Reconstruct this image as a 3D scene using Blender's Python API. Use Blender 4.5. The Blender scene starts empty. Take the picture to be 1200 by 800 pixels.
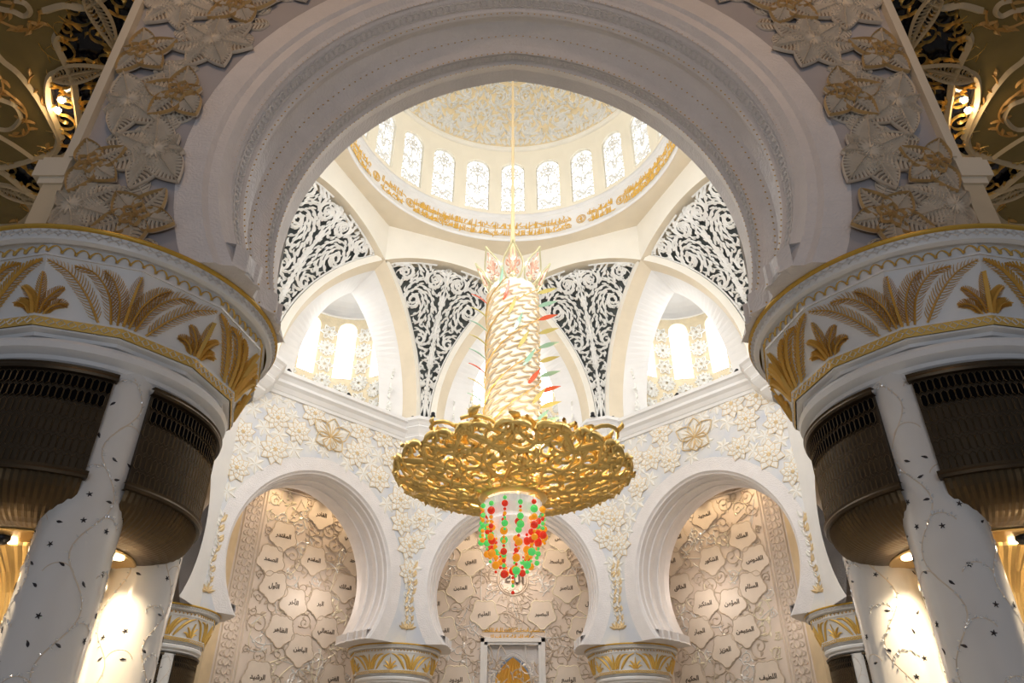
import bpy, math, random
from math import sin, cos, pi, sqrt, asin, acos, radians, atan2, hypot, tan
from mathutils import Vector, Matrix
from mathutils.geometry import tessellate_polygon

SC = bpy.context.scene
# ------------------------------------------------------------------ camera
cam_data = bpy.data.cameras.new('camera')
cam = bpy.data.objects.new('camera', cam_data)
SC.collection.objects.link(cam)
cam.location = (0, 0, 0)
cam.rotation_euler = (pi/2 + 0.5649, 0, 0)
cam_data.sensor_width = 36
cam_data.lens = 872.1/1200*36
cam_data.shift_x = -1/1200
cam_data.clip_end = 500
SC.camera = cam
# ------------------------------------------------------------------ world, exposure
SC.view_settings.view_transform = 'Standard'
SC.view_settings.look = 'None'
SC.view_settings.gamma = 1
SC.view_settings.exposure = 0.3
world = bpy.data.worlds.new('overcast_sky')
SC.world = world
world.use_nodes = True
wb = world.node_tree.nodes['Background']
wb.inputs[0].default_value = (.74, .83, 1.0, 1)
wb.inputs[1].default_value = .14
W_PANE_DRUM = 1.4
W_PANE_APSE = 2.4

def light(name, kind, loc, power, color=(1, 1, 1), size=1.0, rot=(0, 0, 0), spot=None, blend=.6, target=None):
    ld = bpy.data.lights.new(name, kind)
    ld.energy = power
    ld.color = color
    if kind == 'AREA':
        ld.shape = 'DISK'
        ld.size = size
    else:
        ld.shadow_soft_size = size
    if spot:
        ld.spot_size = radians(spot)
        ld.spot_blend = blend
    o = bpy.data.objects.new(name, ld)
    SC.collection.objects.link(o)
    o.location = loc
    if target is not None:
        d = Vector(target) - Vector(loc)
        o.rotation_euler = d.to_track_quat('-Z', 'Y').to_euler()
    else:
        o.rotation_euler = rot
    return o

WARM = (1.0, .70, .40)
D = 37.23
T8 = tan(pi/8)
# added fill disc inside the closed dome, brightens the hall below
light('dome_fill', 'AREA', (0, D - 2, 62.5), 900, (1, .97, .92), 9)
# added fill lights in the unseen apse openings, front-lighting the far walls
for az, pw in ((180, 1150), (135, 1150), (-135, 1150), (90, 700), (-90, 700)):
    a_ = radians(az)
    light('apse_fill', 'AREA', (16.3*sin(a_), D + 16.3*cos(a_), 31.5), pw, (.97, .98, 1), 7, target=(-6*sin(a_), D - 6*cos(a_), 24))
# added cool fill behind the camera, set low to lift the near columns
light('hall_fill', 'AREA', (0, -14, -.2), 950, (.86, .91, 1.0), 14, target=(0, 13, 4))
# warm lamps of the hall in which the camera stands
for sx in (-1, 1):
    light('hall_ceiling_lamp', 'POINT', (sx*7.5, 5.5, 20), 400, (1, .64, .38), .5)

# ------------------------------------------------------------------ mesh helpers
class MB:
    def __init__(s):
        s.v = []; s.f = []; s.m = []
    def add(s, vs, fs, mi=0):
        n = len(s.v)
        s.v.extend(vs)
        for f in fs:
            s.f.append(tuple(i + n for i in f)); s.m.append(mi)
    def quad(s, a, b, c, d, mi=0):
        s.add([a, b, c, d], [(0, 1, 2, 3)], mi)
    def grid(s, rows, mi=0, closed=False):
        n = len(s.v); w = len(rows[0])
        for r in rows: s.v.extend(r)
        for i in range(len(rows) - 1):
            for j in range(w - (0 if closed else 1)):
                k = (j + 1) % w
                s.f.append((n+i*w+j, n+i*w+k, n+(i+1)*w+k, n+(i+1)*w+j)); s.m.append(mi)
    def box(s, x0, x1, y0, y1, z0, z1, mi=0):
        v = [(x, y, z) for z in (z0, z1) for y in (y0, y1) for x in (x0, x1)]
        s.add(v, [(0, 2, 3, 1), (4, 5, 7, 6), (0, 1, 5, 4), (2, 6, 7, 3), (0, 4, 6, 2), (1, 3, 7, 5)], mi)
    def lathe(s, prof, n=48, cx=0, cy=0, a0=0, a1=2*pi, mi=0):
        full = abs(a1 - a0 - 2*pi) < 1e-6
        k = n if full else n + 1
        rows = [[(cx + r*sin(a0+(a1-a0)*j/n), cy - r*cos(a0+(a1-a0)*j/n), z) for j in range(k)] for r, z in prof]
        s.grid(rows, mi, full)
    def mesh(s, name, mats, smooth=False):
        me = bpy.data.meshes.new(name)
        me.from_pydata(s.v, [], s.f)
        for m in mats: me.materials.append(m)
        if len(mats) > 1: me.polygons.foreach_set('material_index', s.m)
        if smooth: me.polygons.foreach_set('use_smooth', [True]*len(s.f))
        me.update()
        return me

def put(name, me, parent=None, loc=(0, 0, 0), rot=(0, 0, 0), scale=(1, 1, 1), label=None, cat=None, group=None, kind=None):
    o = bpy.data.objects.new(name, me)
    SC.collection.objects.link(o)
    o.location = loc; o.rotation_euler = rot; o.scale = scale
    if parent: o.parent = parent
    if label: o['label'] = label
    if cat: o['category'] = cat
    if group: o['group'] = group
    if kind: o['kind'] = kind
    return o

def flatmap(x, y, h): return (x, y, h)
def wallmap(y0):                       # a wall seen from the inside: x right, second = z, h towards the viewer (-y)
    return lambda x, z, h: (x, y0 - h, z)

def ribbon(mb, path, wid, mp, h0=0., h1=.1, mi=0, both=False):
    """ridged strap along a 2D path; h0 edge height, h1 ridge height; both = diamond section"""
    n = len(path); rows = []
    for i, (x, y) in enumerate(path):
        a = path[max(i-1, 0)]; b = path[min(i+1, n-1)]
        dx, dy = b[0]-a[0], b[1]-a[1]; L = hypot(dx, dy) or 1
        w = wid[i] if isinstance(wid, (list, tuple)) else wid
        nx, ny = -dy/L*w, dx/L*w
        if both: rows.append([mp(x+nx, y+ny, h0), mp(x, y, h1), mp(x-nx, y-ny, h0), mp(x, y, 2*h0-h1), mp(x+nx, y+ny, h0)])
        else: rows.append([mp(x+nx, y+ny, h0), mp(x, y, h1), mp(x-nx, y-ny, h0)])
    mb.grid(rows, mi)

def leaf(mb, x, y, ang, L, w, bend, mp, h0=0., h1=.08, mi=0, n=6, both=False):
    pts = []; ws = []; a = ang; px, py = x, y
    for i in range(n+1):
        s = i/n
        pts.append((px, py)); ws.append(max(.004, w*sin(pi*min(.999, s**.75))))
        px += cos(a)*L/n; py += sin(a)*L/n; a += bend/n
    ribbon(mb, pts, ws, mp, h0, h1, mi, both)

def spiral(cx, cy, r0, a0, turns, sgn=1, n=22, r1=.15):
    return [(cx + r0*(1-(1-r1)*i/n)*cos(a0+sgn*2*pi*turns*i/n), cy + r0*(1-(1-r1)*i/n)*sin(a0+sgn*2*pi*turns*i/n)) for i in range(n+1)]

def scroll(mb, rng, cx, cy, r, mp, w=.06, h0=0., h1=.08, mi=0, sgn=None, a0=None, leaves=5, both=False, lw=.3):
    sgn = sgn or rng.choice((-1, 1)); a0 = rng.uniform(0, 2*pi) if a0 is None else a0
    p = spiral(cx, cy, r, a0, 1.35, sgn)
    ribbon(mb, p, [w*(1-.45*i/len(p)) for i in range(len(p))], mp, h0, h1, mi, both)
    leaf(mb, p[-1][0], p[-1][1], a0 + sgn*2*pi*1.35 + sgn*pi/2, r*.35, r*.14, sgn*1.5, mp, h0, h1*1.1, mi, 5, both)
    for k in range(leaves):
        i = int((k+.5)/leaves*len(p)*.8)
        ta = a0 + sgn*2*pi*1.35*i/22 + sgn*pi/2
        leaf(mb, p[i][0], p[i][1], ta - sgn*.75, r*rng.uniform(.45, .65), r*lw*.5, sgn*rng.uniform(.2, 1.1), mp, h0, h1*1.05, mi, 5, both)

def poisson(rng, inside, x0, x1, y0, y1, d, tries=4000):
    cell = {}; out = []
    for _ in range(tries):
        x = rng.uniform(x0, x1); y = rng.uniform(y0, y1)
        if not inside(x, y): continue
        i, j = int(x//d), int(y//d)
        if any(hypot(x-a, y-b) < d for p in (-1, 0, 1) for q in (-1, 0, 1) for a, b in cell.get((i+p, j+q), ())): continue
        cell.setdefault((i, j), []).append((x, y)); out.append((x, y))
    return out

def flames(mb, rng, inside, bbox, d, L, w, field, mp, h0=0., h1=.08, mi=0, mirror=True, both=False, fork=.5, tries=6000):
    """carved tendrils and flame leaves that fill a region along a flow field, mirrored about x = 0"""
    x0, x1, y0, y1 = bbox
    for x, y in poisson(rng, inside, 0 if mirror else x0, x1, y0, y1, d, tries):
        a = field(x, y) + rng.uniform(-.35, .35)
        l = L*rng.uniform(.75, 1.25); b = rng.uniform(-1.3, 1.3)
        sx, sy = x - cos(a)*l*.4, y - sin(a)*l*.4
        ex, ey = x + cos(a+b/2)*l*.6, y + sin(a+b/2)*l*.6
        if not inside(sx, sy) or not inside(ex, ey):
            l *= .55; sx, sy = x - cos(a)*l*.4, y - sin(a)*l*.4
        it = [(a, b, l, w)]
        if rng.random() < fork: it.append((a + rng.choice((-1, 1))*rng.uniform(.7, 1.1), -b, l*.7, w*.8))
        for aa, bb, ll, ww in it:
            leaf(mb, sx, sy, aa, ll, ww, bb, mp, h0, h1, mi, 5, both)
            if mirror: leaf(mb, -sx, sy, pi-aa, ll, ww, -bb, mp, h0, h1, mi, 5, both)

def streams(mb, rng, inside, bbox, d, L, w, field, mp, h1=.1, mi=0, mirror=True, tries=6000, side=1.0, step=.12):
    """evenly spaced carved tendrils following a flow field, with side leaves; mirrored about x = 0"""
    x0, x1, y0, y1 = bbox; cell = {}
    def near(x, y, r):
        i, j = int(x//d), int(y//d)
        for p in (-1, 0, 1):
            for q in (-1, 0, 1):
                for a, b in cell.get((i+p, j+q), ()):
                    if (x-a)**2+(y-b)**2 < r*r: return True
        return False
    for _ in range(tries):
        x = rng.uniform(x0, x1); y = rng.uniform(y0, y1)
        if not inside(x, y) or near(x, y, d): continue
        arms = []
        for sg in (1, -1):
            px, py = x, y; arm = []
            for i in range(int(L/step/2)):
                a = field(px, py); px += sg*cos(a)*step; py += sg*sin(a)*step
                if not inside(px, py) or near(px, py, d*.62): break
                arm.append((px, py))
            arms.append(arm)
        P = arms[1][::-1] + [(x, y)] + arms[0]
        if len(P)*step < L*.22: continue
        for a, b in P: cell.setdefault((int(a//d), int(b//d)), []).append((a, b))
        n = len(P)
        W = [w*(.35+.65*sin(pi*min(.999, ((i+.5)/n)**.7))) for i in range(n)]; W[0] = W[-1] = w*.12
        K = [P[i] for i in range(n)]
        ribs = [(K, W)]
        k = 0; i = 2
        while i < n-1:
            t = atan2(P[i][1]-P[i-1][1], P[i][0]-P[i-1][0]); sg = 1 if k % 2 else -1
            l = d*1.35*side*rng.uniform(.8, 1.15); pts = []; ws = []; a = t+sg*.85; px, py = P[i]
            for q in range(6):
                pts.append((px, py)); ws.append(w*1.05*sin(pi*min(.999, ((q+.6)/5.7)**.8))+.004)
                px += cos(a)*l/5; py += sin(a)*l/5; a -= sg*.30
            if inside(px, py): ribs.append((pts, ws))
            i += max(2, int(d*1.3/step)); k += 1
        for m in ((1, -1) if mirror else (1,)):
            for K_, W_ in ribs: ribbon(mb, [(m*a, b) for a, b in K_], W_, mp, 0, h1, mi)

def arch(e, zc, R, zs, n=28):
    """pointed horseshoe arch, left foot - apex - right foot, as (x, z)"""
    t0 = asin(max(-1, (zs-zc)/R)); t1 = acos(e/R)
    L = [(e - R*cos(t0+(t1-t0)*i/n), zc + R*sin(t0+(t1-t0)*i/n)) for i in range(n+1)]
    return L + [(-x, z) for x, z in L[-2::-1]]

def fillpoly(mb, pts3, mi=0):
    tri = tessellate_polygon([[Vector(p) for p in pts3]])
    mb.add(pts3, [tuple(t) for t in tri], mi)

# ------------------------------------------------------------------ materials
def mat(name, col, rough=.5, metal=0., var=.0, vscale=2., bump=0., bscale=20., kind='noise', col2=None, emit=None, spec=None, dist=.05, trans=0., obj=True):
    m = bpy.data.materials.new(name); m.use_nodes = True
    nt = m.node_tree; b = nt.nodes['Principled BSDF']
    b.inputs['Base Color'].default_value = (*col, 1)
    b.inputs['Roughness'].default_value = rough; b.inputs['Metallic'].default_value = metal
    if spec is not None: b.inputs['Specular IOR Level'].default_value = spec
    if trans: b.inputs['Transmission Weight'].default_value = trans
    if emit:
        b.inputs['Emission Color'].default_value = (*emit[0], 1); b.inputs['Emission Strength'].default_value = emit[1]
    tc = nt.nodes.new('ShaderNodeTexCoord')
    if var or col2:
        nz = nt.nodes.new('ShaderNodeTexNoise'); nz.inputs['Scale'].default_value = vscale; nz.inputs['Detail'].default_value = 4
        nt.links.new(tc.outputs['Object'], nz.inputs['Vector'])
        cr = nt.nodes.new('ShaderNodeValToRGB')
        c2 = col2 or tuple(c*(1-var) for c in col)
        cr.color_ramp.elements[0].position = .35; cr.color_ramp.elements[1].position = .65
        cr.color_ramp.elements[0].color = (*c2, 1); cr.color_ramp.elements[1].color = (*col, 1)
        nt.links.new(nz.outputs['Fac'], cr.inputs['Fac']); nt.links.new(cr.outputs['Color'], b.inputs['Base Color'])
    if bump:
        if kind == 'voronoi':
            t = nt.nodes.new('ShaderNodeTexVoronoi'); t.feature = 'DISTANCE_TO_EDGE'; t.inputs['Scale'].default_value = bscale; o = t.outputs['Distance']
        elif kind == 'wave':
            t = nt.nodes.new('ShaderNodeTexWave'); t.wave_type = 'RINGS'; t.inputs['Scale'].default_value = bscale*.2; t.inputs['Distortion'].default_value = 14
            t.inputs['Detail Scale'].default_value = 1.4; o = t.outputs['Fac']
        else:
            t = nt.nodes.new('ShaderNodeTexNoise'); t.inputs['Scale'].default_value = bscale; o = t.outputs['Fac']
        nt.links.new(tc.outputs['Object'], t.inputs['Vector'])
        bp = nt.nodes.new('ShaderNodeBump'); bp.inputs['Strength'].default_value = bump; bp.inputs['Distance'].default_value = dist
        nt.links.new(o, bp.inputs['Height']); nt.links.new(bp.outputs['Normal'], b.inputs['Normal'])
    return m

M_white = mat('white_marble', (.86, .85, .84), .35, var=.05, vscale=.7)
M_engraved = mat('engraved_marble', (.84, .80, .79), .4, var=.06, vscale=1.2, bump=.28, bscale=16, kind='wave', dist=.03)
M_carved = mat('carved_marble', (.80, .77, .75), .45, var=.08, vscale=3, bump=.8, bscale=9, kind='voronoi', dist=.06)
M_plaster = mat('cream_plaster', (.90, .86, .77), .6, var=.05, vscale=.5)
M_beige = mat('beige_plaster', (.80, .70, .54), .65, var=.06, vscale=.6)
M_lattice = mat('carved_white_lattice', (.88, .87, .84), .5)
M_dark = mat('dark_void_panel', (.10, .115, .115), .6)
M_drumwall = mat('ivory_drum_plaster', (.90, .84, .70), .6, var=.04, vscale=.5)
M_domeback = mat('gilded_dome_ground', (.80, .66, .42), .5, var=.12, vscale=2)
M_apse = mat('sand_lattice_wall', (.86, .74, .52), .6, var=.1, vscale=2, bump=.5, bscale=2.2, kind='voronoi', dist=.1)
M_gold = mat('polished_gold', (1.0, .72, .26), .3, .85)
M_leafgold = mat('gold_leaf_paint', (.80, .52, .13), .42, .3)
M_brightgold = mat('calligraphy_gold', (.80, .50, .10), .45, .2)
M_rimgold = mat('ochre_gold_rim', (.66, .40, .06), .35, .35)
M_bronze = mat('dark_bronze', (.085, .06, .035), .38, .75, var=.2, vscale=3)
M_bronzeline = mat('bronze_tracery', (.25, .18, .10), .4, .7)
M_goldbrown = mat('warm_gold_bronze', (.50, .33, .12), .35, .7)
M_bronzewarm = mat('warm_dark_bronze', (.12, .08, .04), .35, .8)
M_black = mat('black_cell', (.004, .004, .005), .8, spec=0.)
M_glassblack = mat('black_glass', (.006, .006, .012), .15)
M_olive = mat('olive_gold_panel', (.26, .18, .05), .5, .2, var=.15, vscale=1)
M_ochre = mat('ochre_scroll', (.58, .33, .09), .45, .1)
M_creamband = mat('cream_relief_band', (.60, .48, .30), .45)
M_wallground = mat('pale_blue_grey_marble', (.62, .65, .72), .4, col2=(.78, .76, .73), vscale=.55)
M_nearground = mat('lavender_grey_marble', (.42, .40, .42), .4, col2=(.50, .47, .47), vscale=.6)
M_petal = mat('ivory_petal', (.87, .85, .80), .45, var=.05)
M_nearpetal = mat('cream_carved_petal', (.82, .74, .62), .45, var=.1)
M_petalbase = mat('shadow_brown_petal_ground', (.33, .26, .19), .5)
M_petalgold = mat('gold_petal_outline', (.66, .47, .22), .4, .3)
M_goldthread = mat('fine_gold_outline', (.80, .62, .36), .45, .2)
M_star = mat('white_star_flower', (.95, .94, .90), .5)
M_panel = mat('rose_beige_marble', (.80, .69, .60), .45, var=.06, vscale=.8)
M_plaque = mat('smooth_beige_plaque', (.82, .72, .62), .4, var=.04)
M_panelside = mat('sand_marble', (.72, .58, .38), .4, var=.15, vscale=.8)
M_silver = mat('silver_inlay', (.92, .91, .90), .25, .25)
M_creamvine = mat('cream_inlay', (.90, .83, .66), .3, .15)
M_tauvine = mat('taupe_vine', (.58, .48, .38), .45)
M_ink = mat('dark_bronze_script', (.07, .045, .025), .5)
M_floor = mat('floor_carpet', (.55, .52, .46), .8)
M_inlay = mat('beige_inlay', (.70, .61, .50), .3)
M_pearl = mat('mother_of_pearl', (.92, .93, .95), .12, .35)
M_leafdark = mat('dark_semi_precious_leaf', (.045, .04, .045), .2)
M_column = mat('polished_column_marble', (.83, .81, .78), .16, var=.05, vscale=.8)
M_black_spot = mat('black_lamp_metal', (.015, .015, .018), .3, .5)
M_pane_d = mat('drum_window_daylight', (1, 1, 1), .5, emit=((.93, .97, 1), W_PANE_DRUM))
M_pane_a = mat('apse_window_daylight', (1, 1, 1), .5, emit=((.97, .985, 1), W_PANE_APSE))
M_lamp = mat('lamp_glow', (1, 1, 1), .5, emit=((1, .82, .55), 18))
M_plume = mat('cream_glass_plume', (.95, .85, .70), .3, var=.08, vscale=3, emit=((1, .82, .58), .03))  # faint emission stands in for light from inside the shaft
M_tier = mat('frosted_lit_glass', (.95, .95, .95), .2, emit=((1, .97, .93), .22))
def bead(n, c): return mat(n, c, .08, 0, emit=(c, .35), spec=.8)  # emission in the bead's own colour imitates crystal lit from within
M_bred = bead('red_crystal', (.75, .03, .01)); M_bgreen = bead('green_crystal', (.10, .75, .16)); M_borange = bead('orange_crystal', (.95, .35, .01))
M_lred = mat('coral_glass', (.85, .16, .08), .15); M_lyel = mat('olive_yellow_glass', (.72, .62, .22), .15); M_lmint = mat('mint_glass', (.40, .66, .50), .15); M_lpink = mat('pink_glass', (.86, .45, .48), .15)
M_pinkframe = mat('rose_gold_enamel', (.80, .48, .36), .3, .3); M_sage = mat('sage_gold_enamel', (.66, .62, .38), .3, .4)

# ------------------------------------------------------------------ Arabic lettering
FORMS = {'ا': 'ﺍﺎ', 'أ': 'ﺃﺄ', 'ب': 'ﺏﺐﺑﺒ', 'ت': 'ﺕﺖﺗﺘ', 'ث': 'ﺙﺚﺛﺜ', 'ج': 'ﺝﺞﺟﺠ', 'ح': 'ﺡﺢﺣﺤ', 'خ': 'ﺥﺦﺧﺨ', 'د': 'ﺩﺪ', 'ذ': 'ﺫﺬ',
         'ر': 'ﺭﺮ', 'ز': 'ﺯﺰ', 'س': 'ﺱﺲﺳﺴ', 'ش': 'ﺵﺶﺷﺸ', 'ص': 'ﺹﺺﺻﺼ', 'ض': 'ﺽﺾﺿﻀ', 'ط': 'ﻁﻂﻃﻄ', 'ظ': 'ﻅﻆﻇﻈ', 'ع': 'ﻉﻊﻋﻌ', 'غ': 'ﻍﻎﻏﻐ',
         'ف': 'ﻑﻒﻓﻔ', 'ق': 'ﻕﻖﻗﻘ', 'ك': 'ﻙﻚﻛﻜ', 'ل': 'ﻝﻞﻟﻠ', 'م': 'ﻡﻢﻣﻤ', 'ن': 'ﻥﻦﻧﻨ', 'ه': 'ﻩﻪﻫﻬ', 'و': 'ﻭﻮ', 'ي': 'ﻱﻲﻳﻴ', 'ئ': 'ﺉﺊﺋﺌ', 'ى': 'ﻯﻰ'}
def shape(t):
    out = []
    for i, ch in enumerate(t):
        f = FORMS.get(ch)
        if not f: out.append(ch); continue
        pj = i > 0 and len(FORMS.get(t[i-1], '')) == 4
        nj = len(f) == 4 and i+1 < len(t) and t[i+1] in FORMS
        out.append(f[3] if pj and nj else f[2] if nj else f[1] if pj else f[0])
    return ''.join(reversed(out))
def lettering(text, size, m, ext=.02):
    c = bpy.data.curves.new('lettering', 'FONT'); c.body = shape(text); c.size = size; c.extrude = ext; c.offset = size*.018
    c.align_x = 'CENTER'; c.align_y = 'CENTER'; c.resolution_u = 2
    o = bpy.data.objects.new('lettering', c); SC.collection.objects.link(o)
    bpy.context.view_layer.update()
    me = bpy.data.meshes.new_from_object(o.evaluated_get(bpy.context.evaluated_depsgraph_get()))
    bpy.data.objects.remove(o); bpy.data.curves.remove(c)
    me.materials.clear(); me.materials.append(m)
    for v in me.vertices:                       # letters lie in x,z facing -y
        x, y, z = v.co; v.co = (x, -z, y)
    return me

# ================================================================== STRUCTURE
def bay(k): return dict(loc=(0, D, 0), rot=(0, 0, -radians(45*k)))
AW = 18.2                                       # distance of the lower walls' faces from the dome axis
ZC = 26.6                                       # top of the cornice
SIDE = {0: 'back', -1: 'back_left', 1: 'back_right', -2: 'left', 2: 'right', -3: 'front_left', 3: 'front_right', 4: 'front'}
SPOKEN = {0: 'facing the camera behind the chandelier', -1: 'turned obliquely left of the chandelier', 1: 'turned obliquely right of the chandelier',
          -2: 'on the far left side', 2: 'on the far right side', -3: 'near left, beside the big arch', 3: 'near right, beside the big arch'}

# ---- floor and ceilings
mb = MB(); mb.box(-45, 45, -25, 95, -2.0, -1.6)
put('floor', mb.mesh('floor', [M_floor]), label='plain pale carpeted floor below the frame', cat='floor', kind='structure')

# ---- archivolt profile of the lower arches: (depth behind face, e, zc, R)
def arch_profile(near):
    if near:
        f = [(0, .1, 13.45, 8.0), (0, .1, 13.45, 7.38), (.1, .1, 13.5, 7.28), (.12, .1, 13.5, 7.06), (.3, .1, 13.5, 6.93), (.36, .16, 13.45, 6.9), (.4, .16, 13.45, 6.97),
             (.5, .2, 13.4, 6.94), (.8, .24, 13.35, 6.9), (.86, .26, 13.33, 6.84), (.98, .3, 13.3, 6.84), (1.02, .32, 13.28, 6.95), (1.25, .38, 13.2, 7.1), (1.55, .48, 13.05, 7.12), (1.85, .62, 12.95, 7.02),
             (2.0, .72, 12.85, 6.95), (2.05, .8, 12.8, 7.08), (2.35, .88, 12.76, 7.15), (2.42, .9, 12.76, 7.08), (2.75, .98, 12.76, 7.27), (3.2, .98, 12.76, 7.27)]
        return f + [(3.5, .5, 13.2, 7.9), (3.6, .5, 13.2, 8.3)]
    f = [(0, .3, 13.95, 7.5), (0, .3, 13.95, 6.55), (.15, .32, 13.93, 6.46), (.2, .33, 13.92, 6.38), (.5, .34, 13.9, 6.36), (.55, .36, 13.9, 6.3), (1.1, .38, 13.88, 6.3),
         (1.15, .4, 13.86, 6.22), (1.6, .42, 13.85, 6.3), (2.0, .45, 13.85, 6.24), (2.05, .46, 13.85, 6.17)]
    b = [(4.1 - d, e, z, R) for d, e, z, R in reversed(f[1:-1])]
    return f + b + [(4.1, .3, 13.95, 7.5)]

def archivolt_mesh(prof, y0, n=36):
    mb = MB()
    rings = [[(x, y0 + d, z) for x, z in arch(e, zc, R, 10.0, n)] for d, e, zc, R in prof]
    for i in range(len(rings)-1):
        mi = 1 if i in (1, 2, 5) else 0
        mb.grid([rings[i], rings[i+1]], 0)
    for s in (-1, 1):
        foot = [r[0] if s < 0 else r[-1] for r in rings]
        xo = s*(9.2 if prof[1][3] > 7 else 7.6); yb = rings[-1][0][1]
        fillpoly(mb, [tuple(p) for p in foot] + [(xo, yb, 10.0), (xo, y0, 10.0)])
    # plinths where the mouldings die on the capital
    for s in (-1, 1):
        for (d0, e0, z0, R0), (d1, e1, z1, R1) in zip(prof[3:-4], prof[4:-3]):
            xs = []
            for (d, e, zc, R) in ((d0, e0, z0, R0), (d1, e1, z1, R1)):
                xs.append(s*(sqrt(R*R - (10.15-zc)**2) - e))
            a = (xs[0]-s*.03, y0+d0, 10); b = (xs[1]-s*.03, y0+d1, 10)
            a2 = (xs[0]-s*.02, y0+d0, 10.6); b2 = (xs[1]-s*.02, y0+d1, 10.6)
            a3 = (a2[0]+s*.35, a2[1], 10.68); b3 = (b2[0]+s*.35, b2[1], 10.68)
            mb.grid([[a, b], [a2, b2], [a3, b3]])
    return mb

def spandrel_mesh(e, zc, R, hw, zt, y, zb=10.0, dx=0.):
    mb = MB()
    c = arch(e, zc, R, zb, 28); h = len(c)//2
    for s in (-1, 1):
        pts = [(dx + (s*-x if s > 0 else x), y, z) for x, z in c[:h+1]]
        poly = [(s*hw, y, zb)] + [(p[0], y, p[2]) for p in pts] + [(dx, y, zt), (s*hw, y, zt)]
        fillpoly(mb, poly)
    return mb

# flowers of the far walls: layered lotus with gold outlines
def lotus_mesh(R=1., npet=8, layers=3, seed=0):
    rng = random.Random(seed); mb = MB()
    for L in range(layers):
        rr = R*(1-.27*L); h = .05 + .06*L; hh = h + .07
        for k in range(npet):
            a = 2*pi*(k + .5*(L % 2))/npet + rng.uniform(-.08, .08)
            n = 5; w = rr*.30; tip = (rr*cos(a), rr*sin(a)); base = (rr*.15*cos(a), rr*.15*sin(a))
            prof = [0, .75, 1., .85, .45, 0]
            Lp, Rp, C = [], [], []
            for i in range(n+1):
                s = i/n; cx = base[0]+(tip[0]-base[0])*s; cy = base[1]+(tip[1]-base[1])*s; ww = w*prof[i]
                Lp.append((cx - sin(a)*ww, cy + cos(a)*ww)); Rp.append((cx + sin(a)*ww, cy - cos(a)*ww)); C.append((cx, cy))
            mb.grid([[(l[0], -(h), l[1]), (c[0], -(hh - .05*(i == n)), c[1]), (r[0], -h, r[1])] for i, (l, c, r) in enumerate(zip(Lp, C, Rp))], 0)
            for path in (Lp, Rp):
                ribbon(mb, path, .016*R + .008, lambda x, y, q: (x, -q, y), h, h+.035, 1)
            mb.quad((Lp[2][0], 0, Lp[2][1]), (Lp[2][0], -h, Lp[2][1]), (tip[0], -h, tip[1]), (tip[0], 0, tip[1]), 0)
            mb.quad((Rp[2][0], 0, Rp[2][1]), (Rp[2][0], -h, Rp[2][1]), (tip[0], -h, tip[1]), (tip[0], 0, tip[1]), 0)
    for k in range(7):
        leaf(mb, 0, 0, 2*pi*k/7, R*.2, R*.05, .8, lambda x, y, q: (x, -q, y), .25, .3, 1, 4)
    return mb
lotus = [lotus_mesh(1, 8, 3, 1).mesh('lotus', [M_petal, M_goldthread]), lotus_mesh(1, 7, 3, 2).mesh('lotus', [M_petal, M_goldthread])]
def broadleaf_mesh():
    mb = MB(); mp = lambda x, y, q: (x, -q, y)
    for k in range(6):
        a = 2*pi*k/6 + .2
        leaf(mb, 0, 0, a, 1.05, .3, .35, mp, .02, .1, 0, 6)
        leaf(mb, .2*cos(a), .2*sin(a), a, .7, .02, .3, mp, .1, .13, 1, 5)
    return mb
broadleaf = broadleaf_mesh().mesh('broad_leaf_rosette', [M_petal, M_goldthread])
def peony_mesh():                       # the outlined almond blossom over the oblique arches
    mb = MB(); mp = lambda x, y, q: (x, -q, y)
    for k, (a, L) in enumerate([(.5, 1.3), (1.5, 1.1), (2.6, 1.3), (3.7, 1.0), (5.6, 1.0), (4.7, .8)]):
        for s in (-1, 1):
            pts = [(L*t*cos(a) - s*.42*sin(pi*t)*sin(a), L*t*sin(a) + s*.42*sin(pi*t)*cos(a)) for t in [i/8 for i in range(9)]]
            ribbon(mb, pts, .035, mp, .1, .17, 1)
        leaf(mb, 0, 0, a, L*.98, .36, 0, mp, .03, .1, 0, 6)
        for j in range(3): leaf(mb, .2*cos(a+j*.3-.3), .2*sin(a+j*.3-.3), a+j*.3-.3, L*.5, .03, .3, mp, .11, .15, 1, 4)
    return mb
peony = peony_mesh().mesh('peony', [M_petal, M_goldthread])
def sprig_mesh():                       # narrow vine between two arches
    mb = MB(); mp = lambda x, y, q: (x, -q, y)
    ribbon(mb, [(.12*sin(i*.9), i*.35) for i in range(17)], .03, mp, .02, .07, 1)
    for i in range(15):
        s = 1 if i % 2 else -1; w = .18 + .012*i
        leaf(mb, .1*sin(i*.9), .2+i*.36, pi/2 - s*.9, w*2.2, w*.5, s*1.2, mp, .02, .09, i % 2, 4)
        leaf(mb, .1*sin(i*.9), .1+i*.36, pi/2 + s*1.1, w*1.5, w*.4, -s*1., mp, .02, .08, 1-i % 2, 4)
    for k in range(5): leaf(mb, 0, -.1, pi*(k+.5)/5, .6, .14, 0, mp, .03, .12, 1, 4)
    return mb
sprig = sprig_mesh().mesh('relief_vine', [M_petal, M_goldthread])

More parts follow.
